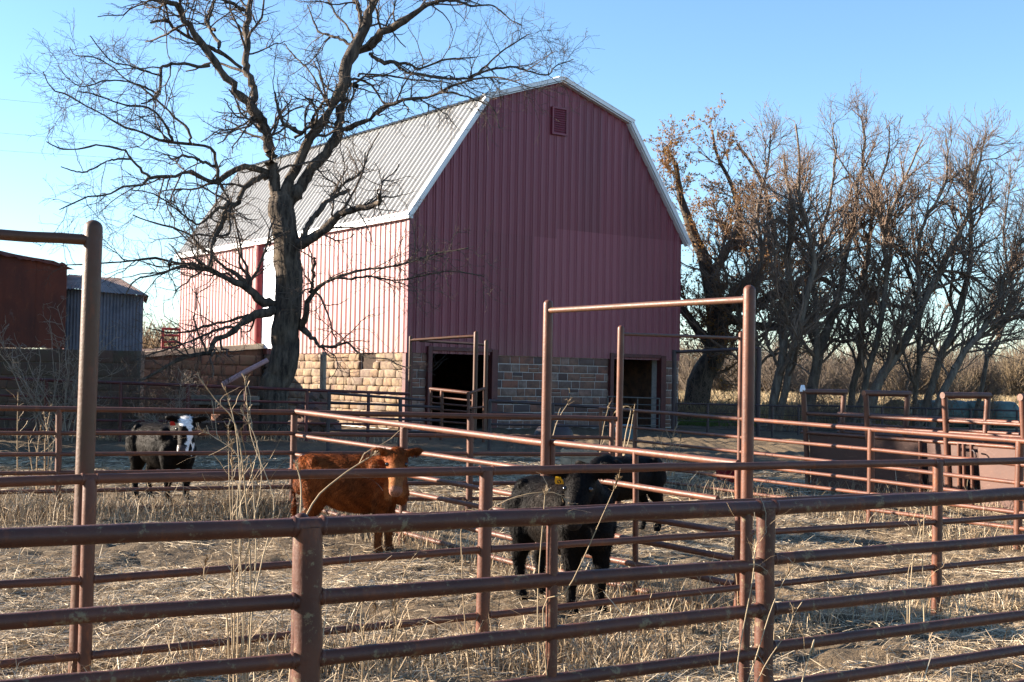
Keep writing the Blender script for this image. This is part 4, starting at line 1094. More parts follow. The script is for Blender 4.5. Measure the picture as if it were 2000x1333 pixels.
W = [
 ('grey bare twin-stemmed tree nearest the barn in the grove', [[(1508, 822, 30), (1516, 760, 26), (1529, 667, 24), (1541, 550, 20), (1540, 498, 18), (1545, 445, 16), (1541, 375, 10), (1530, 300, 6)], [(1520, 822, 24), (1536, 740, 20), (1552, 667, 18), (1584, 550, 16), (1590, 515, 15), (1587, 473, 13), (1563, 396, 10), (1559, 305, 7), (1555, 245, 4)]], 52),
 ('grey bare tree second from the barn, stem leaning right', [[(1582, 815, 36), (1590, 740, 30), (1608, 667, 26), (1640, 578, 20), (1650, 498, 17), (1668, 428, 13), (1678, 350, 10), (1689, 287, 7), (1682, 228, 4)], [(1590, 760, 22), (1595, 640, 18), (1590, 560, 14), (1605, 470, 11), (1622, 380, 8), (1630, 300, 5), (1625, 240, 3)]], 55),
 ('thin upright bare tree in the middle of the grove', [[(1650, 815, 20), (1670, 740, 19), (1682, 667, 18), (1689, 568, 16), (1696, 480, 14), (1700, 438, 11), (1712, 370, 8), (1735, 300, 5), (1738, 245, 3)]], 57),
 ('slender bare tree with dark straight stem, mid grove', [[(1664, 815, 18), (1692, 740, 17), (1713, 667, 16), (1731, 550, 14), (1727, 463, 12), (1745, 400, 9), (1775, 330, 6), (1800, 270, 4)]], 54),
 ('bare tree leaning strongly right with thick grey stem', [[(1688, 820, 30), (1715, 750, 28), (1766, 667, 26), (1804, 592, 21), (1843, 522, 18), (1878, 445, 13), (1895, 396, 10), (1889, 333, 7), (1910, 280, 4)], [(1800, 600, 12), (1795, 568, 12), (1794, 490, 11), (1808, 428, 9), (1846, 358, 7), (1850, 270, 4)]], 53),
 ('pale thin bare tree behind the leaning one', [[(1785, 810, 15), (1790, 740, 14), (1796, 660, 12), (1790, 590, 10), (1770, 520, 8), (1740, 460, 6), (1720, 420, 4)]], 56),
 ('bare tree in the right part of the grove, stem curving up', [[(1790, 815, 22), (1830, 720, 20), (1860, 648, 18), (1888, 550, 16), (1899, 463, 13), (1895, 393, 10), (1916, 305, 6), (1925, 260, 3)]], 54),
 ('rightmost bare tree with boughs running out of frame', [[(1815, 815, 22), (1860, 725, 20), (1906, 662, 17), (1948, 596, 14), (1965, 533, 11), (1997, 466, 8), (2030, 390, 5)], [(1860, 720, 12), (1906, 664, 11), (1958, 630, 10), (2000, 595, 8), (2060, 560, 5)]], 52),
 ('small bare tree at the right edge behind the others', [[(1900, 800, 14), (1930, 700, 12), (1960, 640, 10), (1975, 560, 8), (1960, 480, 6), (1968, 400, 4), (1975, 320, 3)]], 58),
 ('dense twiggy bare tree between grove and oak', [[(1470, 815, 20), (1478, 700, 18), (1470, 600, 15), (1490, 500, 12), (1478, 420, 9), (1500, 330, 6), (1505, 260, 4)], [(1475, 700, 12), (1445, 620, 10), (1420, 540, 8), (1400, 470, 5)]], 57),
]
for i, (lb, px, Y) in enumerate(W):
    grove_tree(lb, px, Y, 30 * len(px) + 12, 280 * len(px) + 70, 800 * len(px) + 200, 100 + i, GG, wsc=.70)
grove_tree('old oak with brown leaves leaning behind the right barn corner', [
    [(1362, 800, 54), (1366, 750, 50), (1385, 715, 46), (1398, 690, 44), (1402, 640, 40), (1392, 590, 32), (1380, 520, 26), (1350, 450, 20), (1330, 380, 14), (1320, 320, 8), (1300, 285, 5)],
    [(1400, 660, 30), (1420, 600, 26), (1450, 560, 22), (1480, 530, 18), (1510, 480, 14), (1505, 420, 10), (1480, 340, 6), (1440, 280, 4)],
    [(1392, 600, 24), (1400, 530, 20), (1420, 490, 17), (1445, 440, 13), (1432, 370, 9), (1400, 300, 6), (1390, 255, 4)],
    [(1390, 680, 22), (1360, 640, 18), (1330, 600, 14), (1300, 560, 10), (1285, 480, 6)],
    [(1425, 600, 20), (1480, 590, 17), (1540, 560, 14), (1600, 545, 11), (1660, 570, 8), (1720, 575, 5)],
    [(1410, 620, 20), (1500, 640, 16), (1590, 620, 13), (1680, 590, 10), (1760, 600, 6), (1800, 600, 4)]],
    62, 150, 1500, 4800, 300, None, 'oak_tree', (1.2, 3.6), M_BARK, M_TWIG_GREY, 30000, M_OAKLEAF, .06, lsize=.072)
# trees just beyond the left edge of the view, whose shade lies over the middle of the yard
for i, (px, Y, lb) in enumerate(((-560, 27.5, 'leafy oak off the left edge, nearest the camera'), (-480, 32.5, 'leafy oak off the left edge, middle of the row'), (-520, 37.5, 'leafy oak off the left edge, beside the rusty bin'), (-470, 42.0, 'leafy oak off the left edge, behind the rusty bin'), (-760, 30.0, 'leafy oak off the left edge, outermost of the row'))):
    sc = F_PX / Y; hz = 720
    ys = [hz - (h - 1.9) * sc for h in (0.3, 2, 4, 6, 8, 9.6)]
    grove_tree(lb, [[(px, ys[0], 40), (px + 5, ys[1], 34), (px - 10, ys[2], 26), (px + 15, ys[3], 18), (px, ys[4], 10), (px + 8, ys[5], 5)],
                    [(px, ys[1], 24), (px - 120, ys[2], 18), (px - 150, ys[3], 12), (px - 140, ys[4], 6)], [(px, ys[1], 22), (px + 90, ys[2], 16), (px + 110, ys[3], 10), (px + 90, ys[4], 5)]],
               Y, 110, 700, 2600, 400 + i, 'leafy oaks beyond the left edge', 'oak_tree', (.8, 2.6), M_BARK, M_TWIG, 26000, M_OAKLEAF, .08, lsize=.15)
# pale shrub in front of the stone wall
def shrub(label, px, Y, n, hmin, hmax, seed, m=M_SHRUB, spread=.5, r=.02, name='bare_shrub', subs=14):
    rng = np.random.default_rng(seed)
    b = np.array([ground_x(px, Y), Y, -.05]); k = 9
    P = np.zeros((n, k, 3)); P[:, 0] = b + np.stack([rng.normal(size=n) * .25, rng.normal(size=n) * .25, np.zeros(n)], -1)
    d = np.stack([rng.normal(size=n) * spread, rng.normal(size=n) * spread, np.ones(n)], -1); h = rng.uniform(hmin, hmax, n)[:, None] / k
    for j in range(1, k):
        d += rng.normal(size=(n, 3)) * .16; d /= np.linalg.norm(d, axis=1, keepdims=True); P[:, j] = P[:, j - 1] + d * h
    R = np.linspace(1, .35, k)[None] * rng.uniform(.6, 1, n)[:, None] * r
    q1, s1 = grow(P, R, n * subs, .3, .9, (30, 75), 6, .3, .08, .2, 1, .6, r * .35, rng)
    q2, s2 = grow(q1, s1, n * subs * 2, .12, .4, (30, 75), 4, .25, .08, .2, 1, .7, r * .28, rng)
    V, qd = join([tubes(P, R, 6), tubes(q1, s1, 4), tubes(q2, s2, 3)])
    o = link(name, mesh_np(name, V, qd), m, None); tag(o, label, 'shrub')
shrub('pale bare shrub growing against the old stone wall', 118, 34.6, 16, 2.6, 4.3, 31, spread=.32, r=.022)
shrub('low tangle of pale twigs left of the big tree trunk', 345, 35.6, 9, 1.2, 2.4, 32, spread=.6, r=.018)
shrub('scrubby bare bush at the foot of the grove', 1710, 50, 14, 2.0, 3.6, 33, M_TWIG_GREY, .5, .02)
shrub('second scrubby bare bush at right end of the grove', 1835, 53, 16, 2.0, 4.0, 34, M_TWIG_GREY, .5, .02)
shrub('bare bush at the foot of the leaning oak', 1425, 54, 12, 1.6, 3.0, 35, M_TWIG_GREY, .5, .02)

for i, (px, Y, lb) in enumerate(((1555, 51, 'thin bare brush at the foot of the second grove tree'), (1630, 55, 'bare brush behind the chute, mid grove'), (1770, 56, 'thick bare brush between the right grove stems'), (1925, 57, 'bare brush at the far right end of the grove'), (1340, 58, 'bare brush hard against the barn corner'))):
    shrub(lb, px, Y, 16, 1.8, 4.2, 500 + i, M_TWIG_GREY, .42, .018, subs=18)
for i, (px, Y, lb) in enumerate(((300, 37.5, 'dark brush against the ramp wall, left'), (395, 38.5, 'dark brush against the ramp wall, middle'), (478, 39.0, 'dark brush beside the tree trunk'), (215, 36.5, 'dark brush below the grey shed'))):
    shrub(lb, px, Y, 14, 1.4, 2.9, 520 + i, M_TWIG, .55, .016, subs=18)
# ================================================================== background
def fans(name, pxr, Yr, n, per, hr, seed, m, label, lean=.28, wd=.10):
    rng = np.random.default_rng(seed)
    Y = rng.uniform(*Yr, n); X = (rng.uniform(pxr[0], pxr[1], n) - 1000) / F_PX * Y
    h = rng.uniform(*hr, n)
    B = np.stack([X, Y, np.zeros(n)], -1)[:, None]; tot = n * per
    k = 4
    d = np.stack([rng.normal(size=(n, per)) * lean, rng.normal(size=(n, per)) * lean, np.ones((n, per))], -1)
    hh = h[:, None] * rng.uniform(.45, 1.0, (n, per))
    P = np.zeros((n, per, k, 3)); P[:, :, 0] = B + rng.normal(size=(n, per, 3)) * [.5, .5, 0] ; P[:, :, 0, 2] = rng.uniform(0, .35, (n, per)) * h[:, None] - .1
    for j in range(1, k):
        d = d + rng.normal(size=d.shape) * .18; dd = d / np.linalg.norm(d, axis=-1, keepdims=True)
        P[:, :, j] = P[:, :, j - 1] + dd * (hh / (k - 1) * .75)[..., None]
    P = P.reshape(tot, k, 3)
    W_ = np.linspace(1, .3, k)[None] * rng.uniform(.5, 1.2, tot)[:, None] * wd
    V, qd = tubes(P, W_ / 2, 3)
    me = mesh_np(name, V, qd); tone = np.repeat(np.clip(rng.normal(.5, .2, n)[:, None] + rng.normal(size=(n, per)) * .2, 0, 1).reshape(-1), k * 3)
    set_tone(me, tone)
    o = link(name, me, m); tag(o, label, kind='stuff')
fans('far_woodland', (-500, 2700), (230, 330), 420, 80, (6, 14), 61, M_BRUSH, 'far brown winter woodland along the horizon', .45, .22)
fans('hedgerow', (1240, 2400), (170, 230), 120, 170, (4.0, 12.5), 62, M_BRUSH, 'brown scrubby hedgerow beyond the grove', .6, .11)
fans('tan_thicket', (180, 420), (78, 92), 26, 160, (4.6, 6.2), 63, M_BRUSH_TAN, 'tan winter thicket between the shed and the barn', .42, .10)
def grass(name, pxr, Yr, n, hr, seed, m, label, wd=.03, lean=.35, tone=(.5, .25), mask=None):
    rng = np.random.default_rng(seed)
    u = rng.random(n); Y = 1 / (1 / Yr[1] + (1 / Yr[0] - 1 / Yr[1]) * u) ; X = (rng.uniform(pxr[0], pxr[1], n) - 1000) / F_PX * Y
    if mask is not None:
        k_ = mask(X, Y); X, Y = X[k_], Y[k_]; n = len(X)
    h = rng.uniform(*hr, n); k = 3
    d = np.stack([rng.normal(size=n) * lean, rng.normal(size=n) * lean, np.zeros(n)], -1)
    P = np.zeros((n, k, 3)); P[:, 0] = np.stack([X, Y, np.zeros(n) - .03], -1)
    P[:, 1] = P[:, 0] + d * h[:, None] * .35 + np.array([0, 0, 1.]) * h[:, None] * .6
    P[:, 2] = P[:, 1] + d * h[:, None] * .6 + np.array([0, 0, 1.]) * h[:, None] * .3
    Wd = np.array([[1, .8, .25]]) * rng.uniform(.6, 1.4, n)[:, None] * wd
    ax = rng.normal(size=(n, 1, 3)) * [1, .6, .1]; ax = np.broadcast_to(ax / np.linalg.norm(ax, axis=-1, keepdims=True), (n, k, 3))
    V, qd = ribbons(P, Wd, ax)
    me = mesh_np(name, V, qd); set_tone(me, np.repeat(np.clip(rng.normal(tone[0], tone[1], n), 0, 1), k * 2))
    o = link(name, me, m); tag(o, label, kind='stuff')
grass('prairie_grass', (1250, 2250), (60, 170), 34000, (.6, 1.2), 71, M_FIELD, 'tall tan prairie grass in the field at right', .09)
grass('prairie_grass', (100, 620), (75, 200), 6000, (.7, 1.3), 72, M_FIELD, 'tall tan grass behind the ramp at left', .09)
grass('green_grass', (1325, 1480), (56, 66), 7000, (.10, .28), 73, M_GREEN, 'bright green grass patch beyond the barn corner', .03)

M_FIELDG = m_plain('field_ground', (.34, .255, .145), .95, .25, .8, .1, .3)
bm = bmesh.new()
for q in ((ground_x(1200, 57), 57, .015), (60, 57, .015), (700, 900, .015), (-100, 900, .015)): bm.verts.new(q)
bm.faces.new(list(bm.verts)); o = link('field', bm_mesh('field', bm), M_FIELDG); tag(o, 'tan open field beyond the yard', kind='structure')
# ================================================================== hay bales, tubs and other small things
def lathe(name, prof, seg=24, smooth=True):
    """prof: (r,z) pairs; closed by caps"""
    th = np.linspace(0, 2 * math.pi, seg, endpoint=False)
    V = np.array([(r * math.cos(t), r * math.sin(t), z) for r, z in prof for t in th])
    idx = np.arange(len(V)).reshape(len(prof), seg)
    qd = np.stack([idx[:-1], np.roll(idx, -1, 1)[:-1], np.roll(idx, -1, 1)[1:], idx[1:]], -1).reshape(-1, 4)
    return mesh_np(name, V, [qd, idx[0][::-1][None], idx[-1][None]], smooth)
def m_net():
    m, nt, b = mat('net_wrap')
    n1 = noise(nt, pos(nt), 3.0, 4); n2 = noise(nt, pos(nt, (1, 1, 6)), 9.0, 3)
    c = mixc(nt, ramp(nt, n1, [(.3, 0.), (.7, 1.)]), (.06, .11, .10), (.11, .17, .155))
    c = mixc(nt, ramp(nt, n2, [(.5, 0.), (.8, .4)]), c, (.17, .19, .14))
    nt.links.new(c, b.inputs['Base Color']); b.inputs['Roughness'].default_value = .6
    bump(nt, b, n2, .4, .03)
    return m
M_NET = m_net()
M_HAY = m_plain('hay_end', (.30, .22, .12), .95, .4, 16., .1, .6)
def bale(px, Y, r, w, ang, label, m):
    rng = np.random.default_rng(int(px))
    bl = [(r * .55, -w / 2 - .02), (r * .86, -w / 2), (r * .97, -w / 2 + .08)] + [(r * (1 + .015 * rng.normal()), -w / 2 + .08 + (w - .16) * t) for t in (.2, .4, .6, .8)] + [(r * .97, w / 2 - .08), (r * .86, w / 2), (r * .55, w / 2 + .02)]
    o = empty('hay_bale', (ground_x(px, Y), Y, 0), label, 'hay bale', 'round hay bales beyond the yard')
    me = lathe('bale_body', bl, 28); rot = Matrix.Rotation(ang, 4, 'Z') @ Matrix.Rotation(math.pi / 2, 4, 'Y')
    me.transform(Matrix.Translation((0, 0, r * .96)) @ rot)
    link('bale_body', me, m, o, loc=o.location)
    for k, t in enumerate((-.3, 0., .3)):
        me = lathe('twine_ring', [(r * 1.005, -.015), (r * 1.015, 0), (r * 1.005, .015)], 28)
        me.transform(Matrix.Translation((0, 0, r * .96)) @ rot @ Matrix.Translation((0, 0, t * w)))
        link('twine_ring', me, M_NET, o, loc=o.location)
for i, (px, Y, lb, m, a) in enumerate(((1862, 60, 'green net-wrapped round bale, left of the row at right', M_NET, .12), (1912, 59.9, 'green net-wrapped round bale in the middle of the row', M_NET, .1), (1958, 59.8, 'green net-wrapped round bale at right end of the row', M_NET, .1), (1815, 60.5, 'green net-wrapped bale beside the brown one, left end of row', M_NET, .12), (1752, 58, 'brown round bale with its end facing the camera', M_HAY, 1.2))):
    bale(px, Y, .64, 1.22, a, lb, m)
M_REDP = m_plain('red_plastic', (.30, .02, .03), .4, .2, 4., .5, .05)
M_BLUEP = m_plain('blue_plastic', (.06, .14, .20), .45, .2, 4., .5, .05)
M_WOODPALE = m_plain('pale_board', (.40, .28, .18), .8, .3, 8., .2, .3)
M_PINK = m_plain('pink_pole', (.42, .25, .25), .6, .2, 6., .3, .1)
def tub(name, px, py, r0, r1, h, label, cat, m):
    p = at_h(px, py, 0); b = empty(name, (p[0], p[1], 0), label, cat)
    me = lathe('tub_body', [(r0 * .9, 0), (r0, .02), (r1, h - .03), (r1 * 1.06, h - .02), (r1 * 1.06, h), (r1 * .95, h), (r0 * .93, .05)], 22)
    link('tub_body', me, m, b, loc=b.location)
    th = np.linspace(0, math.pi, 14); hp = np.stack([r1 * 1.03 * np.cos(th), np.zeros(14) + .02, h - .03 - .10 * np.sin(th)], -1) + np.array([0, -r1, 0]) * np.sin(th)[:, None]
    V, qd = tubes(hp[None], np.full((1, 14), .006), 5)
    link('tub_handle', mesh_np('tub_handle', V, qd, True), M_PIPE_DARK, b, loc=b.location)
tub('feed_bucket', 1421, 943, .20, .24, .34, 'red plastic feed bucket on the ground behind the tall gate post', 'bucket', M_REDP)
tub('water_tub', 1222, 862, .30, .34, .52, 'blue plastic tub by the right barn doorway', 'tub', M_BLUEP)
def prism(name, label, cat, corners_xy, z0, z1, m, bev=.01):
    bm = bmesh.new(); hexa(bm, [(x, y, z0) for x, y in corners_xy] + [(x, y, z1) for x, y in corners_xy]); bevel(bm, bev)
    o = link(name, bm_mesh(name, bm), m); tag(o, label, cat); return o
# slatted wooden crate
p = at_h(1130, 925, 0); cr = empty('wooden_crate', (p[0], p[1], 0), 'pale wooden crate on the ground behind the two black calves', 'crate')
def cb(lo, hi, name='board'):
    bm = bmesh.new(); box(bm, lo, hi); bevel(bm, .006)
    me = bm_mesh(name, bm); me.transform(Matrix.Rotation(.5, 4, 'Z')); link(name, me, M_WOODPALE, cr, loc=cr.location)
for k in range(3):
    z = .02 + k * .155
    for s_ in (-1, 1):
        cb((-.30, s_ * .22 - .012, z), (.30, s_ * .22 + .012, z + .14)); cb((s_ * .30 - .012, -.205, z), (s_ * .30 + .012, .205, z + .14))
for s_ in (-1, 1):
    for t_ in (-1, 1): cb((s_ * .27 - .02, t_ * .19 - .02, 0), (s_ * .27 + .02, t_ * .19 + .02, .5), 'corner_post')
cb((-.28, -.18, .03), (.28, .18, .05), 'crate_floor')
# upturned stock trough by the gable
p = at_y(1082, 800, 38.5); tr = empty('stock_trough', (p[0], p[1], 0), 'dark upturned rounded stock trough at the foot of the gable wall', 'trough')
me = lathe('trough_shell', [(.62, 0), (.60, .25), (.52, .42), (.36, .54), (.12, .60)], 24); me.transform(Matrix.Scale(.7, 4, (0, 1, 0))); link('trough_shell', me, M_PIPE_DARK, tr, loc=tr.location)
me = lathe('trough_rim', [(.63, .0), (.66, .03), (.63, .06)], 24); me.transform(Matrix.Scale(.7, 4, (0, 1, 0))); link('trough_rim', me, M_GALV, tr, loc=tr.location)
# timber, pole, post and rubble near the tree
a_, b_ = at_y(372, 781, 37.2), at_y(505, 785, 37.4)
prism('timber_beam', 'long pale grey timber lying left of the tree trunk', 'timber', [(a_[0], a_[1]), (b_[0], b_[1]), (b_[0], b_[1] + .35), (a_[0], a_[1] + .35)], float(b_[2]) - .12, float(b_[2]) + .16, M_MORTAR_D, .02)
for i, (x, w) in enumerate(((390, .3), (485, .3))):
    q = at_y(x, 800, 37.55); prism('timber_block', 'dark block under the %s end of the pale timber' % ('left', 'right')[i], 'block', [(q[0], 37.45), (q[0] + w, 37.45), (q[0] + w, 37.75), (q[0], 37.75)], -.05, float(b_[2]) - .125, M_RAMP, .02)
pk = pipe('leaning_pole', at_y(434, 751, 39.5), at_y(522, 704, 40.5), .075, M_PINK, None); tag(pk, 'faded pink pole leaning in the scrap pile beside the tree', 'pole')
q = at_y(632, 688, 44.0)
pw = pipe('wooden_post', (q[0], q[1], -.1), q, .11, M_SHRUB, None); tag(pw, 'weathered wooden post standing before the lit stone wall', 'post')
def rubble(label, px0, px1, Y, top, n, seed):
    rng = np.random.default_rng(seed); x0, x1 = ground_x(px0, Y), ground_x(px1, Y)
    e = empty('rubble_pile', ((x0 + x1) / 2, Y, 0), label, 'rubble')
    for i in range(n):
        u = rng.random(); x = x0 + (x1 - x0) * u; hh = top * (1 - abs(2 * u - 1)) * rng.random()
        bm = bmesh.new(); bmesh.ops.create_icosphere(bm, subdivisions=1, radius=1)
        s_ = rng.uniform(.14, .40)
        for v in bm.verts: v.co = Vector([c * s_ * f * (1 + .12 * rng.normal()) for c, f in zip(v.co, (1.1, .9, .7))])
        me = bm_mesh('rubble_stone', bm); link('rubble_stone', me, (M_STONE_DARK, M_STONE_DARK, M_STONE)[i % 3], e, loc=(x, Y + rng.uniform(-.5, .5), hh + s_ * .3))
rubble('heap of broken stone and scrap right of the tree trunk', 578, 650, 43.5, 1.25, 95, 5)
rubble('dark scrap heap under the ramp left of the tree trunk', 415, 525, 41.5, 1.2, 110, 6)
# red gate on the ramp
GE, GF = at_y(316, 660, 62.0), at_y(352, 660, 62.3)
fence('pipe_gate', 'small red gate on the ramp beyond the left end of the barn', 'gate', None, GE, GF, [(317, 642, 352, 644, .06), (317, 655, 352, 656, .05), (317, 668, 352, 669, .05), (317, 679, 352, 680, .05)],
      [(318, 641, None, 0, .07, 0), (351, 643, None, 0, .06, 0)], M_TRIM_RED, fine=False)
# power wires far left
pwl = empty('power_line', (-70, 120, 0), 'three thin power wires crossing the sky at left', 'power line')
for (xa, ya, xb, yb) in ((-400, 150, 420, 232), (-400, 222, 420, 292), (-400, 262, 420, 320)):
    P = smooth_line([at_y(xa, ya, 118), at_y((xa + xb) / 2, (ya + yb) / 2 + 4, 121), at_y(xb, yb, 124)], 20)
    V, qd = tubes(P[None], np.full((1, 20), .011), 4); link('wire', mesh_np('wire', V, qd), M_TWIG_GREY, pwl)

# ================================================================== cattle
def m_coat():
    m, nt, b = mat('cattle_coat')
    at = nt.nodes.new('ShaderNodeAttribute'); at.attribute_name = 'coat'
    n1 = noise(nt, pos(nt), 42.0, 4, .7)
    c = mixc(nt, ramp(nt, n1, [(.4, 0.), (.7, .45)]), at.outputs['Color'], (0.0, 0.0, 0.0), 'MULTIPLY')
    c = mixc(nt, ramp(nt, n1, [(.35, .0), (.7, .5)]), at.outputs['Color'], c)
    nt.links.new(c, b.inputs['Base Color'])
    b.inputs['Roughness'].default_value = .6; b.inputs['Specular IOR Level'].default_value = .05
    bump(nt, b, n1, .5, .012)
    return m
M_COAT = m_coat()
M_EYE = m_plain('eye', (.008, .006, .005), .12, .1, 3., .8, 0)
M_TAGY = m_plain('yellow_tag', (.75, .42, .02), .45, .08, 5., .4, 0)
M_TAGR = m_plain('red_tag', (.55, .03, .03), .45, .08, 5., .4, 0)
def ring_loft(bm, secs, seg=14):
    """secs: (centre, axis dir, up dir, half width, half height)"""
    rings = []
    for (c, t, up, hw, hh) in secs:
        t = np.array(t, float); t /= np.linalg.norm(t); up = np.array(up, float); up -= t * (up @ t); up /= np.linalg.norm(up); sd = np.cross(t, up)
        rings.append([bm.verts.new(Vector(np.array(c) + sd * hw * math.cos(a) + up * hh * math.sin(a))) for a in np.linspace(0, 2 * math.pi, seg, endpoint=False)])
    for a, b in zip(rings[:-1], rings[1:]):
        for i in range(seg): bm.faces.new((a[i], a[(i + 1) % seg], b[(i + 1) % seg], b[i]))
    bm.faces.new(rings[0][::-1]); bm.faces.new(rings[-1])
def chain(bm, pts, up=(1, 0, 0), seg=12, flat=1.0):
    P = np.array([p[:3] for p in pts], float); T = np.gradient(P, axis=0)
    ring_loft(bm, [(P[i], T[i], up, pts[i][3] * flat, pts[i][3]) for i in range(len(P))], seg)
def calf(label, loc, head_ang, sc,  neck_end, head_dir, coat, seed, tagm=None, hair=9000, step=0.0, ear_side=1, tag_mark=False, hl=1.0):
    """head_ang: heading on the ground; neck_end, head_dir in the body's own frame (x forward, y left, z up)"""
    bm = bmesh.new()
    B = [(-.64, .86, .07, .07), (-.60, .84, .16, .14), (-.52, .80, .215, .195), (-.40, .785, .245, .225), (-.2, .745, .282, .25), (0, .722, .302, .272), (.2, .72, .302, .265), (.36, .745, .288, .235), (.50, .775, .235, .18), (.58, .79, .17, .125), (.61, .80, .08, .06)]
    ring_loft(bm, [((x, 0, z), (1, 0, 0), (0, 0, 1), hw, hh) for x, z, hh, hw in B], 18)
    ne = np.array(neck_end, float); hd = np.array(head_dir, float); hd /= np.linalg.norm(hd)
    n0 = np.array([.36, 0, .86]); mid = (n0 + ne) / 2 + np.array([.05, 0, .0])
    chain(bm, [(*n0, .20), (*((n0 + mid) / 2), .185), (*mid, .158), (*((mid + ne) / 2), .135), (*ne, .118)], (0, 0, 1), 14, .82)
    chain(bm, [(.50, 0, .72, .13), (.56, 0, .62, .11), (.54, 0, .53, .07)], (1, 0, 0), 12)      # brisket
    upv = np.array([0, 0, 1.0]); upv -= hd * (upv @ hd); upv /= np.linalg.norm(upv); sv = np.cross(hd, upv)
    hk = 1.10; H = [(d_ * hk, w_ * hk, h_ * hk, u_ * hk) for d_, w_, h_, u_ in [(-.09, .055, .055, .0), (-.04, .095, .085, .005), (.03, .112, .105, .0), (.11, .108, .105, -.005), (.19, .086, .092, -.012), (.27, .070, .078, -.02), (.34, .069, .072, -.024), (.385, .066, .062, -.026), (.41, .045, .04, -.026)]]
    ring_loft(bm, [(ne + hd * d + upv * u_, hd, upv, hw, hh) for d, hw, hh, u_ in H], 14)
    ears = []
    for s_ in (-1, 1):
        e0 = ne + sv * s_ * .085 + upv * .05 - hd * .015; ed = sv * s_ * 1.0 + upv * (.10) - hd * .12; ed /= np.linalg.norm(ed)
        fw = hd - ed * (hd @ ed)
        ring_loft(bm, [(e0 + ed * d, ed, upv, w, t_) for d, w, t_ in ((-.02, .034, .034), (.03, .024, .048), (.08, .022, .066), (.14, .021, .062), (.185, .019, .036), (.205, .012, .014))], 10)
        ears.append(e0 + ed * .10)
    for s_ in (-1, 1):                                           # hip bones, shoulder blades, haunch
        for c_, r_ in (((-.40, s_ * .15, .955), .060), ((.33, s_ * .165, .90), .10), ((.40, s_ * .16, .68), .105), ((-.50, s_ * .13, .72), .125)):
            bmesh.ops.create_icosphere(bm, subdivisions=2, radius=r_, matrix=Matrix.Translation(c_))
    for s_ in (-1, 1):
        o = step * s_
        chain(bm, [(.37, s_ * .10, .70, .15), (.38 + o * .3, s_ * .125, .56, .115), (.375 + o * .6, s_ * .13, .44, .078), (.385 + o, s_ * .125, .315, .056), (.38 + o, s_ * .122, .28, .056), (.375 + o, s_ * .12, .18, .038), (.375 + o, s_ * .12, .105, .042), (.39 + o, s_ * .12, .06, .042), (.405 + o, s_ * .12, .02, .05), (.405 + o, s_ * .12, .0, .052)], (1, 0, 0))
        o = -step * s_
        chain(bm, [(-.42, s_ * .10, .82, .19), (-.40 + o * .3, s_ * .125, .68, .165), (-.39 + o * .5, s_ * .135, .56, .125), (-.44 + o * .8, s_ * .13, .45, .085), (-.51 + o, s_ * .125, .36, .062), (-.52 + o, s_ * .122, .31, .056), (-.505 + o, s_ * .12, .20, .042), (-.49 + o, s_ * .12, .11, .044), (-.475 + o, s_ * .12, .06, .044), (-.46 + o, s_ * .12, .02, .05), (-.46 + o, s_ * .12, .0, .052)], (1, 0, 0))
    chain(bm, [(-.56, 0, .955, .045), (-.63, 0, .93, .032), (-.66, .01, .86, .022), (-.665, .02, .70, .018), (-.66, .02, .55, .018), (-.66, .02, .46, .026), (-.66, .02, .38, .024), (-.66, .02, .33, .010)], (1, 0, 0), 10)
    bmesh.ops.recalc_face_normals(bm, faces=bm.faces)
    me = bpy.data.meshes.new('calf_raw'); bm.to_mesh(me); bm.free()
    ob = bpy.data.objects.new('calf_raw', me); COL.objects.link(ob)
    md = ob.modifiers.new('r', 'REMESH'); md.mode = 'VOXEL'; md.voxel_size = .0165; md.use_smooth_shade = True
    sm = ob.modifiers.new('s', 'SMOOTH'); sm.factor = .5; sm.iterations = 5
    dg = bpy.context.evaluated_depsgraph_get()
    body = bpy.data.meshes.new_from_object(ob.evaluated_get(dg))
    bpy.data.objects.remove(ob); bpy.data.meshes.remove(me)
    n = len(body.vertices); co = np.zeros(n * 3, np.float32); body.vertices.foreach_get('co', co); co = co.reshape(-1, 3)
    rng = np.random.default_rng(seed)
    head_t = (co - ne) @ hd; head_s = (co - ne) @ sv; head_u = (co - ne) @ upv
    dist = np.linalg.norm(co - (ne + hd * .15), axis=1)
    on_head = (dist < .36) & (head_t > -.10) & (np.abs(head_s) < .135)
    cc = coat(co, head_t, head_s, head_u, on_head, rng).astype(np.float32)
    nr = np.zeros(n * 3, np.float32); body.vertices.foreach_get('normal', nr); nr = nr.reshape(-1, 3)
    lump = .005 * np.sin(co[:, 0] * 23 + co[:, 2] * 9) * np.sin(co[:, 2] * 17 + co[:, 1] * 12) + rng.normal(size=n) * .002
    lump[on_head] *= .3
    co2 = co + nr * lump[:, None]
    a = body.color_attributes.new('coat', 'FLOAT_COLOR', 'POINT'); a.data.foreach_set('color', np.concatenate([cc, np.ones((n, 1), np.float32)], 1).ravel())
    Mx = Matrix.Translation((loc[0], loc[1], 0)) @ Matrix.Rotation(head_ang, 4, 'Z') @ Matrix.Scale(sc, 4) @ Matrix.Scale(.93, 4, (1, 0, 0))
    R3 = np.array(Mx.to_3x3()); tr = np.array(Mx.translation)
    def tw(p): return np.asarray(p) @ R3.T + tr
    root = empty('calf', (loc[0], loc[1], 0), label, 'calf', 'cattle in the pens')
    body.vertices.foreach_set('co', tw(co2).astype(np.float32).ravel()); body.update()
    body.name = 'body'
    link('body', body, M_COAT, root)
    for s_ in (-1, 1):
        bm2 = bmesh.new(); bmesh.ops.create_uvsphere(bm2, u_segments=12, v_segments=8, radius=.021 * sc)
        m2 = bm_mesh('eye', bm2, True); p = tw(ne + hd * .127 + sv * s_ * .103 + upv * .047); link('eye', m2, M_EYE, root, loc=p)
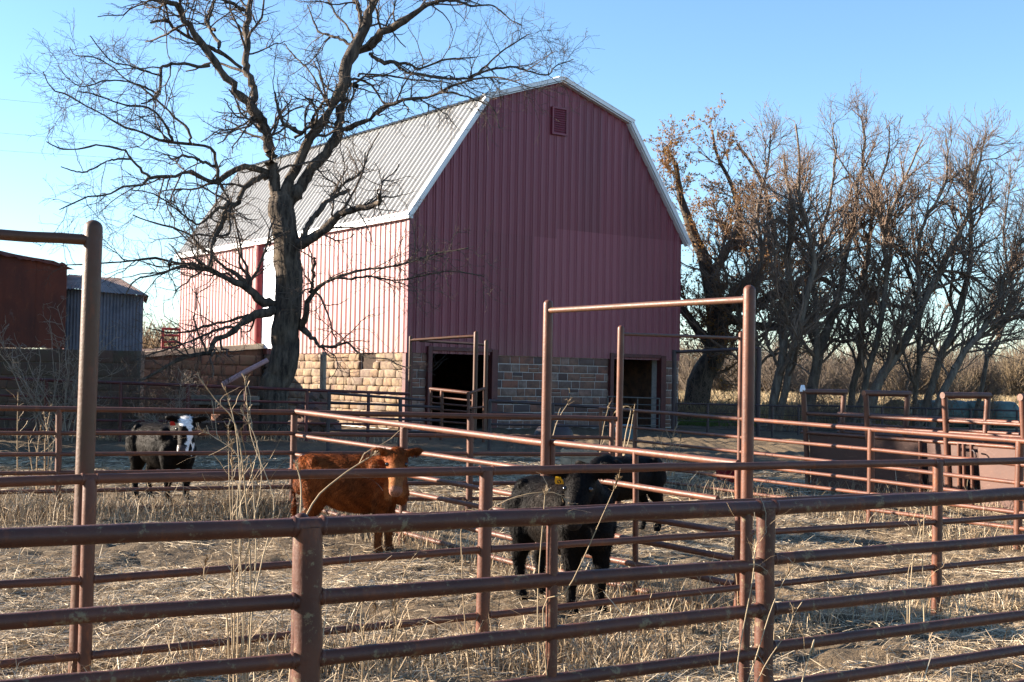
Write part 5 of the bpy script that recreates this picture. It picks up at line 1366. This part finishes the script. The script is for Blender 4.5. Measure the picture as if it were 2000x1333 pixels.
    for s_ in (-1, 1):
        bm2 = bmesh.new(); bmesh.ops.create_uvsphere(bm2, u_segments=8, v_segments=6, radius=.016 * sc)
        m2 = bm_mesh('nostril', bm2, True); p = tw(ne + hd * .432 + sv * s_ * .032 - upv * .008); link('nostril', m2, M_EYE, root, loc=p)
    if tagm is not None:
        c = ears[0 if ear_side < 0 else 1] + hd * .03 - upv * .05
        k = []
        for (u_, v_) in ((-.022, .03), (.022, .03), (.035, -.015), (.035, -.05), (-.035, -.05), (-.035, -.015)): k.append((u_, v_))
        bm2 = bmesh.new()
        f1 = [bm2.verts.new(Vector(tw(c + sv * u_ + upv * v_ + hd * .005))) for u_, v_ in k]; f2 = [bm2.verts.new(Vector(tw(c + sv * u_ + upv * v_ - hd * .001))) for u_, v_ in k]
        bm2.faces.new(f1); bm2.faces.new(f2[::-1])
        for i in range(6): bm2.faces.new((f1[i], f1[(i + 1) % 6], f2[(i + 1) % 6], f2[i]))
        tg = link('ear_tag', bm_mesh('ear_tag', bm2), tagm, root)
        if tag_mark:
            th_ = np.linspace(0, 2 * math.pi, 17); ring = np.array([c + sv * .013 * math.cos(t) + upv * (-.018 + .018 * math.sin(t)) + hd * .008 for t in th_])
            V, qd = tubes(tw(ring)[None], np.full((1, 17), .003), 5); link('tag_mark', mesh_np('tag_mark', V, qd), M_EYE, tg)
    # shaggy winter hair
    body.calc_loop_triangles(); nt_ = len(body.loop_triangles); tri = np.zeros(nt_ * 3, np.int32); body.loop_triangles.foreach_get('vertices', tri); tri = tri.reshape(-1, 3)
    ar = np.linalg.norm(np.cross(co2[tri[:, 1]] - co2[tri[:, 0]], co2[tri[:, 2]] - co2[tri[:, 0]]), axis=1)
    ti = rng.choice(nt_, hair, p=ar / ar.sum()); w = rng.dirichlet((1, 1, 1), hair)[:, :, None]
    p = (co2[tri[ti]] * w).sum(1); nn = (nr[tri[ti]] * w).sum(1); nn /= np.linalg.norm(nn, axis=1, keepdims=True) + 1e-9; hc = (cc[tri[ti]] * w).sum(1)
    fl = np.array([-.45, 0, -.8]) + rng.normal(size=(hair, 3)) * .35 + .6 * np.stack([np.sin(p[:, 2] * 26 + p[:, 0] * 9), np.zeros(hair), np.cos(p[:, 0] * 28)], -1); fl -= nn * (fl * nn).sum(1, keepdims=True); fl /= np.linalg.norm(fl, axis=1, keepdims=True) + 1e-9
    hs = on_head[tri[ti, 0]]; ln = np.where(hs, .013, rng.uniform(.014, .042, hair) * hl)[:, None]
    crown = (hs & (head_t[tri[ti, 0]] < .06) & (head_u[tri[ti, 0]] > .03)); ln[crown] = .04
    tip = p + fl * ln * 1.0 + nn * ln * .30; sd = np.cross(fl, nn) * .0036
    V = np.stack([p - sd, p + sd, tip], 1).reshape(-1, 3)
    hm = mesh_np('hair', tw(V), np.arange(hair * 3).reshape(-1, 3))
    clump = 1 + .45 * np.sin(p[:, 0] * 31 + 2 * np.sin(p[:, 2] * 23)) * np.sin(p[:, 2] * 37 + p[:, 1] * 29)
    hc = np.clip(hc * rng.uniform(.5, 1.35, (hair, 1)) * clump[:, None], 0, 1)
    a = hm.color_attributes.new('coat', 'FLOAT_COLOR', 'POINT'); a.data.foreach_set('color', np.concatenate([np.repeat(hc, 3, 0), np.ones((hair * 3, 1))], 1).astype(np.float32).ravel())
    o = link('hair', hm, M_COAT, root); o['kind'] = 'stuff'
    return root
def lerp(c, col, w): return c * (1 - w[:, None]) + np.array(col)[None] * w[:, None]
def coat_red(co, t, s, u, hd, rng):
    c = np.tile(np.array([.150, .040, .010]), (len(co), 1)); c *= (1 + .25 * np.sin(co[:, 0] * 7 + co[:, 2] * 5))[:, None]
    c = lerp(c, (.17, .062, .022), np.clip((.45 - co[:, 2]) / .35, 0, .6))
    c = lerp(c, (.27, .115, .042), np.where(hd, np.clip((t - .12) / .15, 0, .75), 0))
    c = lerp(c, (.25, .125, .085), np.where(hd, np.clip((t - .385) / .02, 0, 1), 0))
    return lerp(c, (.03, .02, .015), np.clip((.05 - co[:, 2]) / .02, 0, 1))
def coat_black(co, t, s, u, hd, rng):
    c = np.tile(np.array([.0060, .0052, .0050]), (len(co), 1)); c = lerp(c, (.022, .014, .009), np.clip(.35 * np.sin(co[:, 0] * 6 + 1) + .1, 0, .35))
    return lerp(c, (.02, .018, .018), np.where(hd, np.clip((t - .36) / .02, 0, 1), 0))
def coat_baldy(co, t, s, u, hd, rng):
    c = np.tile(np.array([.0065, .0055, .0050]), (len(co), 1)); c = lerp(c, (.014, .010, .007), np.clip(.4 * np.sin(co[:, 0] * 6 + 2) + .1, 0, .4))
    edge = .012 * np.sin(t * 60) + .01 * np.sin(u * 70)
    fore = hd & (t > -.06) & (t < .10 + edge) & (np.abs(s) < .085 + edge) & (u > .02)
    blaze = hd & (t >= .08) & (t < .36) & (s < -.045 + edge) & (s > -.10)
    muz = hd & (t > .33 + edge) & (u < .02)
    c[fore | blaze | muz] = (.72, .70, .68)
    c[hd & (t > .375) & (u > -.05) & (np.abs(s) < .05)] = (.06, .05, .05)
    return c
calf('reddish-brown calf standing side-on, head turned to the camera', (-1.69, 13.75), math.radians(-7), 1.03, (.56, -.20, 1.02), (.12, -.66, -.74), coat_red, 1, hair=30000, hl=1.35, step=.03)
calf('black calf with yellow ear tag facing the camera, nearest animal', (.45, 10.85), math.radians(-58), 1.03, (.56, -.18, 1.06), (.50, -.52, -.70), coat_black, 2, M_TAGY, 26000, .03, 1, True, 1.15)
calf('black calf half hidden behind the yellow-tagged one', (1.47, 16.2), math.radians(-146), .93, (.70, .12, .86), (.75, .35, -.55), coat_black, 3, None, 7000, .04)
calf('black white-faced cow with red ear tag beyond the cross fence', (-5.12, 18.9), math.radians(-42), 1.12, (.68, -.06, 1.05), (.45, -.42, -.78), coat_baldy, 4, M_TAGR, 12000, .03, 1)
# small bird on a twig
def bird(px, py, Y):
    p = at_y(px, py, Y); bm = bmesh.new()
    chain(bm, [(0, 0, -.16, .012), (.0, 0, -.06, .03), (0, 0, .0, .055), (.01, 0, .06, .06), (.03, 0, .11, .045), (.05, 0, .15, .04), (.07, 0, .18, .025), (.10, 0, .18, .006)], (1, 0, 0), 8)
    o = link('bird', bm_mesh('bird', bm, True), M_EYE, None, loc=p); tag(o, 'small dark bird perched on a twig left of the barn', 'bird')
bird(331, 517, TY - 2.5)

# ================================================================== straw litter and weeds
def patchy(X, Y, f=1.0, ph=0.0):
    return (np.sin(X * 1.9 * f + 1.3 * np.sin(Y * 1.1 * f + ph)) * np.sin(Y * 1.6 * f + 1.1 * np.sin(X * .8 * f + ph)) + .6 * np.sin(X * 4.7 * f + Y * 3.1 * f + ph) * np.sin(Y * 5.3 * f - X * 2.2 * f)) * .5
def straw(name, n, yr, lr, wd, seed, label, lift=.014, tone=(.5, .25)):
    rng = np.random.default_rng(seed)
    yi = rng.uniform(yr[0], yr[1], n * 2); Y = 4750 / (yi - 742); X = rng.uniform(-.46, .46, n * 2) * Y + rng.normal(size=n * 2) * .2
    k_ = rng.random(n * 2) < np.clip(.5 + .6 * patchy(X, Y, .9) + .8 * patchy(X, Y, .33, 4.), .04, 1); X, Y = X[k_][:n], Y[k_][:n]; n = len(X)
    L = rng.uniform(lr[0], lr[1], n) * np.where(rng.random(n) < .12, 1.8, 1.0); k = 3
    main = .35 * np.sin(X * .9 + Y * .5) + .25; th = main + rng.normal(size=n) * .95
    d = np.stack([np.cos(th), np.sin(th), np.zeros(n)], -1)
    P = np.zeros((n, k, 3)); z = hgt(X, Y) + rng.random(n) * .035 + .006 + .03 * np.clip(patchy(X, Y, 1.3, 2.), 0, 1)
    P[:, 1] = np.stack([X, Y, z], -1)
    bend = rng.normal(size=n) * .25; e2 = np.stack([np.cos(th + bend), np.sin(th + bend), np.zeros(n)], -1)
    P[:, 0] = P[:, 1] - d * L[:, None] / 2; P[:, 2] = P[:, 1] + e2 * L[:, None] / 2
    P[:, 0, 2] += rng.normal(size=n) * .012; P[:, 2, 2] += np.abs(rng.normal(size=n)) * lift * L / .2; P[:, 1, 2] += np.abs(rng.normal(size=n)) * .01
    Wd = np.array([[.8, 1, .5]]) * rng.uniform(.6, 1.5, n)[:, None] * wd
    up = np.zeros((n, 1, 3)); tl = rng.normal(size=n) * .5
    side = np.stack([-np.sin(th) * np.cos(tl), np.cos(th) * np.cos(tl), np.sin(tl)], -1)[:, None]
    V, qd = ribbons(P, Wd, np.broadcast_to(side, (n, k, 3)))
    me = mesh_np(name, V, qd); tn = np.clip(rng.normal(tone[0], tone[1], n) + .18 * patchy(X, Y, .6, 1.), 0, 1)
    set_tone(me, np.repeat(tn, k * 2))
    o = link(name, me, M_STRAW); tag(o, label, kind='stuff')
straw('straw_litter', 190000, (985, 1480), (.04, .17), .0036, 81, 'loose straw littering the near pens', tone=(.62, .24))
straw('straw_litter', 40000, (905, 990), (.10, .34), .009, 82, 'straw littering the middle of the yard', tone=(.6, .24))
straw('straw_litter', 2600, (1000, 1480), (.22, .5), .0048, 83, 'long straw stems lying in the near pens', .035, (.75, .2))
def along(A, B, n, rng, w=.12):
    A, B = np.array(A[:2], float), np.array(B[:2], float); t = rng.random(n)
    p = A + (B - A) * t[:, None] + rng.normal(size=(n, 2)) * w; return p[:, 0], p[:, 1]
def stubble(name, X, Y, hr, wd, seed, label, lean=.45, tone=(.55, .22), m=None):
    rng = np.random.default_rng(seed); n = len(X); h = rng.uniform(hr[0], hr[1], n) * np.where(rng.random(n) < .1, 1.7, 1); k = 4
    d = np.stack([rng.normal(size=n) * lean, rng.normal(size=n) * lean, np.zeros(n)], -1)
    P = np.zeros((n, k, 3)); P[:, 0] = np.stack([X, Y, hgt(X, Y) - .01], -1)
    for j, (a, b) in enumerate(((.15, .45), (.45, .8), (.95, .98))): P[:, j + 1] = P[:, 0] + d * (h * a)[:, None] + np.array([0, 0, 1.]) * (h * b)[:, None]
    P[:, 3, 2] -= np.abs(d[:, 0]) * h * .4
    Wd = np.array([[1, .9, .7, .3]]) * rng.uniform(.6, 1.4, n)[:, None] * wd
    ax = rng.normal(size=(n, 1, 3)) * [1, .6, .1]; ax = np.broadcast_to(ax / np.linalg.norm(ax, axis=-1, keepdims=True), (n, k, 3))
    V, qd = ribbons(P, Wd, ax); me = mesh_np(name, V, qd); set_tone(me, np.repeat(np.clip(rng.normal(tone[0], tone[1], n), 0, 1), k * 2))
    o = link(name, me, m or M_STRAW); tag(o, label, kind='stuff')
rg = np.random.default_rng(9)
Xs, Ys = [], []
for A, B, n in ((F2A + (F2A - F2B) * .3, F2B + (F2B - F2A) * .3, 1300), (F1A - (F1B - F1A) * .8, F1B + (F1B - F1A) * .8, 350), (DA, DB, 1500), (EA, EB + (EB - EA) * .6, 1400), (F4A - (F4B - F4A) * .3, F4B, 3600), (F5A, F5B, 1000), (GAx, GBx, 900), (cp(0, -.2, 0), cp(1.3, -.2, 0), 700)):
    x, y = along(A, B, n, rg, .16); Xs.append(x); Ys.append(y)
stubble('dry_grass', np.concatenate(Xs), np.concatenate(Ys), (.08, .38), .006, 91, 'dry grass growing along the foot of the fences', .6)
n = 1300; yi = rg.uniform(960, 1450, n); Yv = 4750 / (yi - 742); Xv = rg.uniform(-.46, .46, n) * Yv
stubble('dry_stubble', Xv, Yv, (.05, .22), .005, 92, 'dry stubble standing in the near pens', .6)
# orange-tan tufts
def tuft(px, py, n, r, h, seed, label):
    rng = np.random.default_rng(seed); p = at_h(px, py, 0); s_ = r
    X = p[0] + rng.normal(size=n) * s_; Y = p[1] + rng.normal(size=n) * s_ * .6
    stubble('grass_tuft', X, Y, (h * .4, h), .006, seed, label, .5, (.42, .2))
for i, (px, py, n_, r_, h_, lb) in enumerate((
        (520, 1012, 1500, .42, .45, 'tan grass tuft at the corner post beside the reddish calf'),
        (60, 1020, 1200, .6, .35, 'tan grass tuft at left under the cross fence'),
        (300, 1015, 1300, .8, .25, 'low tan grass below the white-faced cow'),
        (1150, 1310, 1700, .45, .22, 'golden mat of grass under the front gate rails'),
        (640, 1330, 900, .3, .3, 'dry grass tuft beside the thick front post'),
        (1330, 1205, 500, .25, .25, 'dry grass tuft at the end of the pipe gate'))):
    tuft(px, py, n_, r_, h_, 200 + i, lb)
def weed(label, Y, stalks, seed, r=.006, seed_heads=6, leafn=10, base_h=0.0):
    """stalks: picture polylines; stalks stand at depth Y, drifting a little"""
    rng = np.random.default_rng(seed); k = 16; P = []
    for line in stalks:
        dy = rng.uniform(-.25, .25); pts = [at_y(x, y, Y + dy * i / len(line)) for i, (x, y) in enumerate(line)]
        P.append(smooth_line(pts, k))
    P = np.array(P); R = np.linspace(1, .35, k)[None] * rng.uniform(.7, 1.1, len(P))[:, None] * r
    e = empty('dry_weed', (P[0, 0, 0], P[0, 0, 1], max(0, min(P[0, 0, 2], .0))), label, 'weed')
    V, qd = tubes(P, R, 6); me = mesh_np('stalk', V, qd, True); set_tone(me, np.repeat(rng.uniform(.4, 1, len(P)), k * 6)); link('stalk', me, M_WEED, e)
    if leafn:
        q1, s1 = grow(P, R, leafn * len(P), .08, .45, (18, 60), 7, .2, -.10, .1, .98, .6, r * .35, rng)
        V, qd = ribbons(q1, np.maximum(s1 * 2.2, .0032)); me = mesh_np('leaf_blades', V, qd); set_tone(me, np.repeat(rng.uniform(.2, .9, len(q1)), 14)); o = link('leaf_blades', me, M_WEED, e); o['kind'] = 'stuff'
    if seed_heads:                                                # ragged seed heads at the tips
        q2, s2 = grow(P, R, seed_heads * 5 * len(P), .02, .07, (15, 60), 3, .2, .05, .86, 1.0, .8, r * .4, rng, False)
        V, qd = ribbons(q2, np.maximum(s2 * 3.0, .005)); me = mesh_np('seed_heads', V, qd); set_tone(me, np.repeat(rng.uniform(.1, .7, len(q2)), 6)); o = link('seed_heads', me, M_WEED, e); o['kind'] = 'stuff'
    return e
weed('tall clump of dry weed stalks between the two front fences, left of the calves', 6.6, [
    [(462, 1400), (465, 1200), (470, 1000), (462, 850), (440, 760)], [(455, 1400), (458, 1150), (448, 950), (446, 830)], [(475, 1400), (490, 1150), (478, 950), (460, 830), (420, 780), (385, 732)],
    [(468, 1400), (480, 1100), (510, 950), (500, 860), (470, 800)], [(470, 1400), (500, 1150), (535, 1000), (520, 930), (490, 850), (478, 740)], [(460, 1400), (452, 1180), (455, 1000), (452, 860)],
    [(480, 1400), (492, 1200), (500, 1060), (490, 900)], [(450, 1400), (440, 1180), (400, 1130), (405, 1090)], [(473, 1400), (475, 1180), (462, 1000), (470, 900), (420, 855), (390, 840)]], 41, .005, 5, 11)
weed('long bowed weed stalk leaning across the reddish calf', 5.6, [[(560, 1420), (585, 1080), (610, 985), (660, 935), (708, 902), (732, 888)], [(560, 1420), (580, 1100), (588, 960), (578, 905)]], 42, .0055, 4, 5)
weed('clump of dry stalks behind the front rails right of the thick post', 5.8, [
    [(770, 1500), (765, 1330), (772, 1230), (790, 1120), (830, 1060)], [(705, 1500), (708, 1300), (715, 1200), (740, 1160), (725, 1130), (690, 1170)], [(760, 1500), (762, 1320), (775, 1250), (770, 1180)], [(640, 1500), (690, 1220), (725, 1165), (735, 1190)],
    [(720, 1500), (700, 1340), (735, 1260), (800, 1130)], [(700, 1480), (720, 1330), (705, 1220), (712, 1150)]], 43, .0045, 4, 12)
weed('thin pale stalks hanging over the front rail before the black calf', 5.9, [[(1090, 1500), (1060, 1200), (1110, 1150), (1180, 1000), (1210, 930)], [(930, 1500), (900, 1040), (950, 1000), (1010, 970), (1080, 962), (1115, 985)], [(1065, 1500), (1050, 1200), (1062, 1000), (1065, 960)]], 44, .004, 4, 3)
weed('dry stalks beside the right front post', 6.2, [[(1430, 1480), (1440, 1300), (1470, 1130), (1475, 1040)], [(1420, 1480), (1405, 1330), (1410, 1230)], [(1400, 1500), (1465, 1320), (1510, 1180), (1550, 1100)], [(1440, 1500), (1480, 1330), (1540, 1230), (1550, 1190)], [(1520, 1500), (1570, 1320), (1590, 1250), (1585, 1280)]], 45, .0045, 4, 5)
weed('two pale upright stalks at right between the fences', 9.0, [[(1775, 1250), (1782, 1100), (1800, 1010)], [(1806, 1240), (1802, 1100), (1806, 985)], [(1772, 1250), (1774, 1120), (1790, 1085)]], 46, .005, 3, 4)
weed('pale weed stalks in front of the gable below the tall frame', 20.5, [[(1215, 910), (1222, 850), (1232, 800), (1215, 795), (1200, 806)], [(1168, 905), (1180, 830), (1190, 790)], [(1078, 860), (1090, 820), (1116, 778)], [(1212, 910), (1228, 860), (1240, 790)]], 47, .012, 3, 5)
weed('scruffy dry weeds at the fence left of the red bucket', 22.5, [[(1305, 930), (1300, 890), (1285, 850)], [(1310, 930), (1318, 880), (1300, 840)], [(1302, 930), (1290, 895), (1275, 870)], [(1315, 930), (1325, 890), (1330, 850)], [(1308, 930), (1310, 870), (1320, 835)]], 48, .012, 3, 16)
weed('dry weed clump by the far left fence posts', 17.4, [[(75, 1000), (72, 900), (80, 830)], [(85, 1000), (95, 880), (85, 800)], [(95, 1000), (100, 900), (112, 820)], [(80, 1000), (60, 900), (55, 850)], [(90, 1000), (88, 870), (100, 790)], [(35, 1000), (34, 860), (35, 770)]], 49, .012, 3, 18)
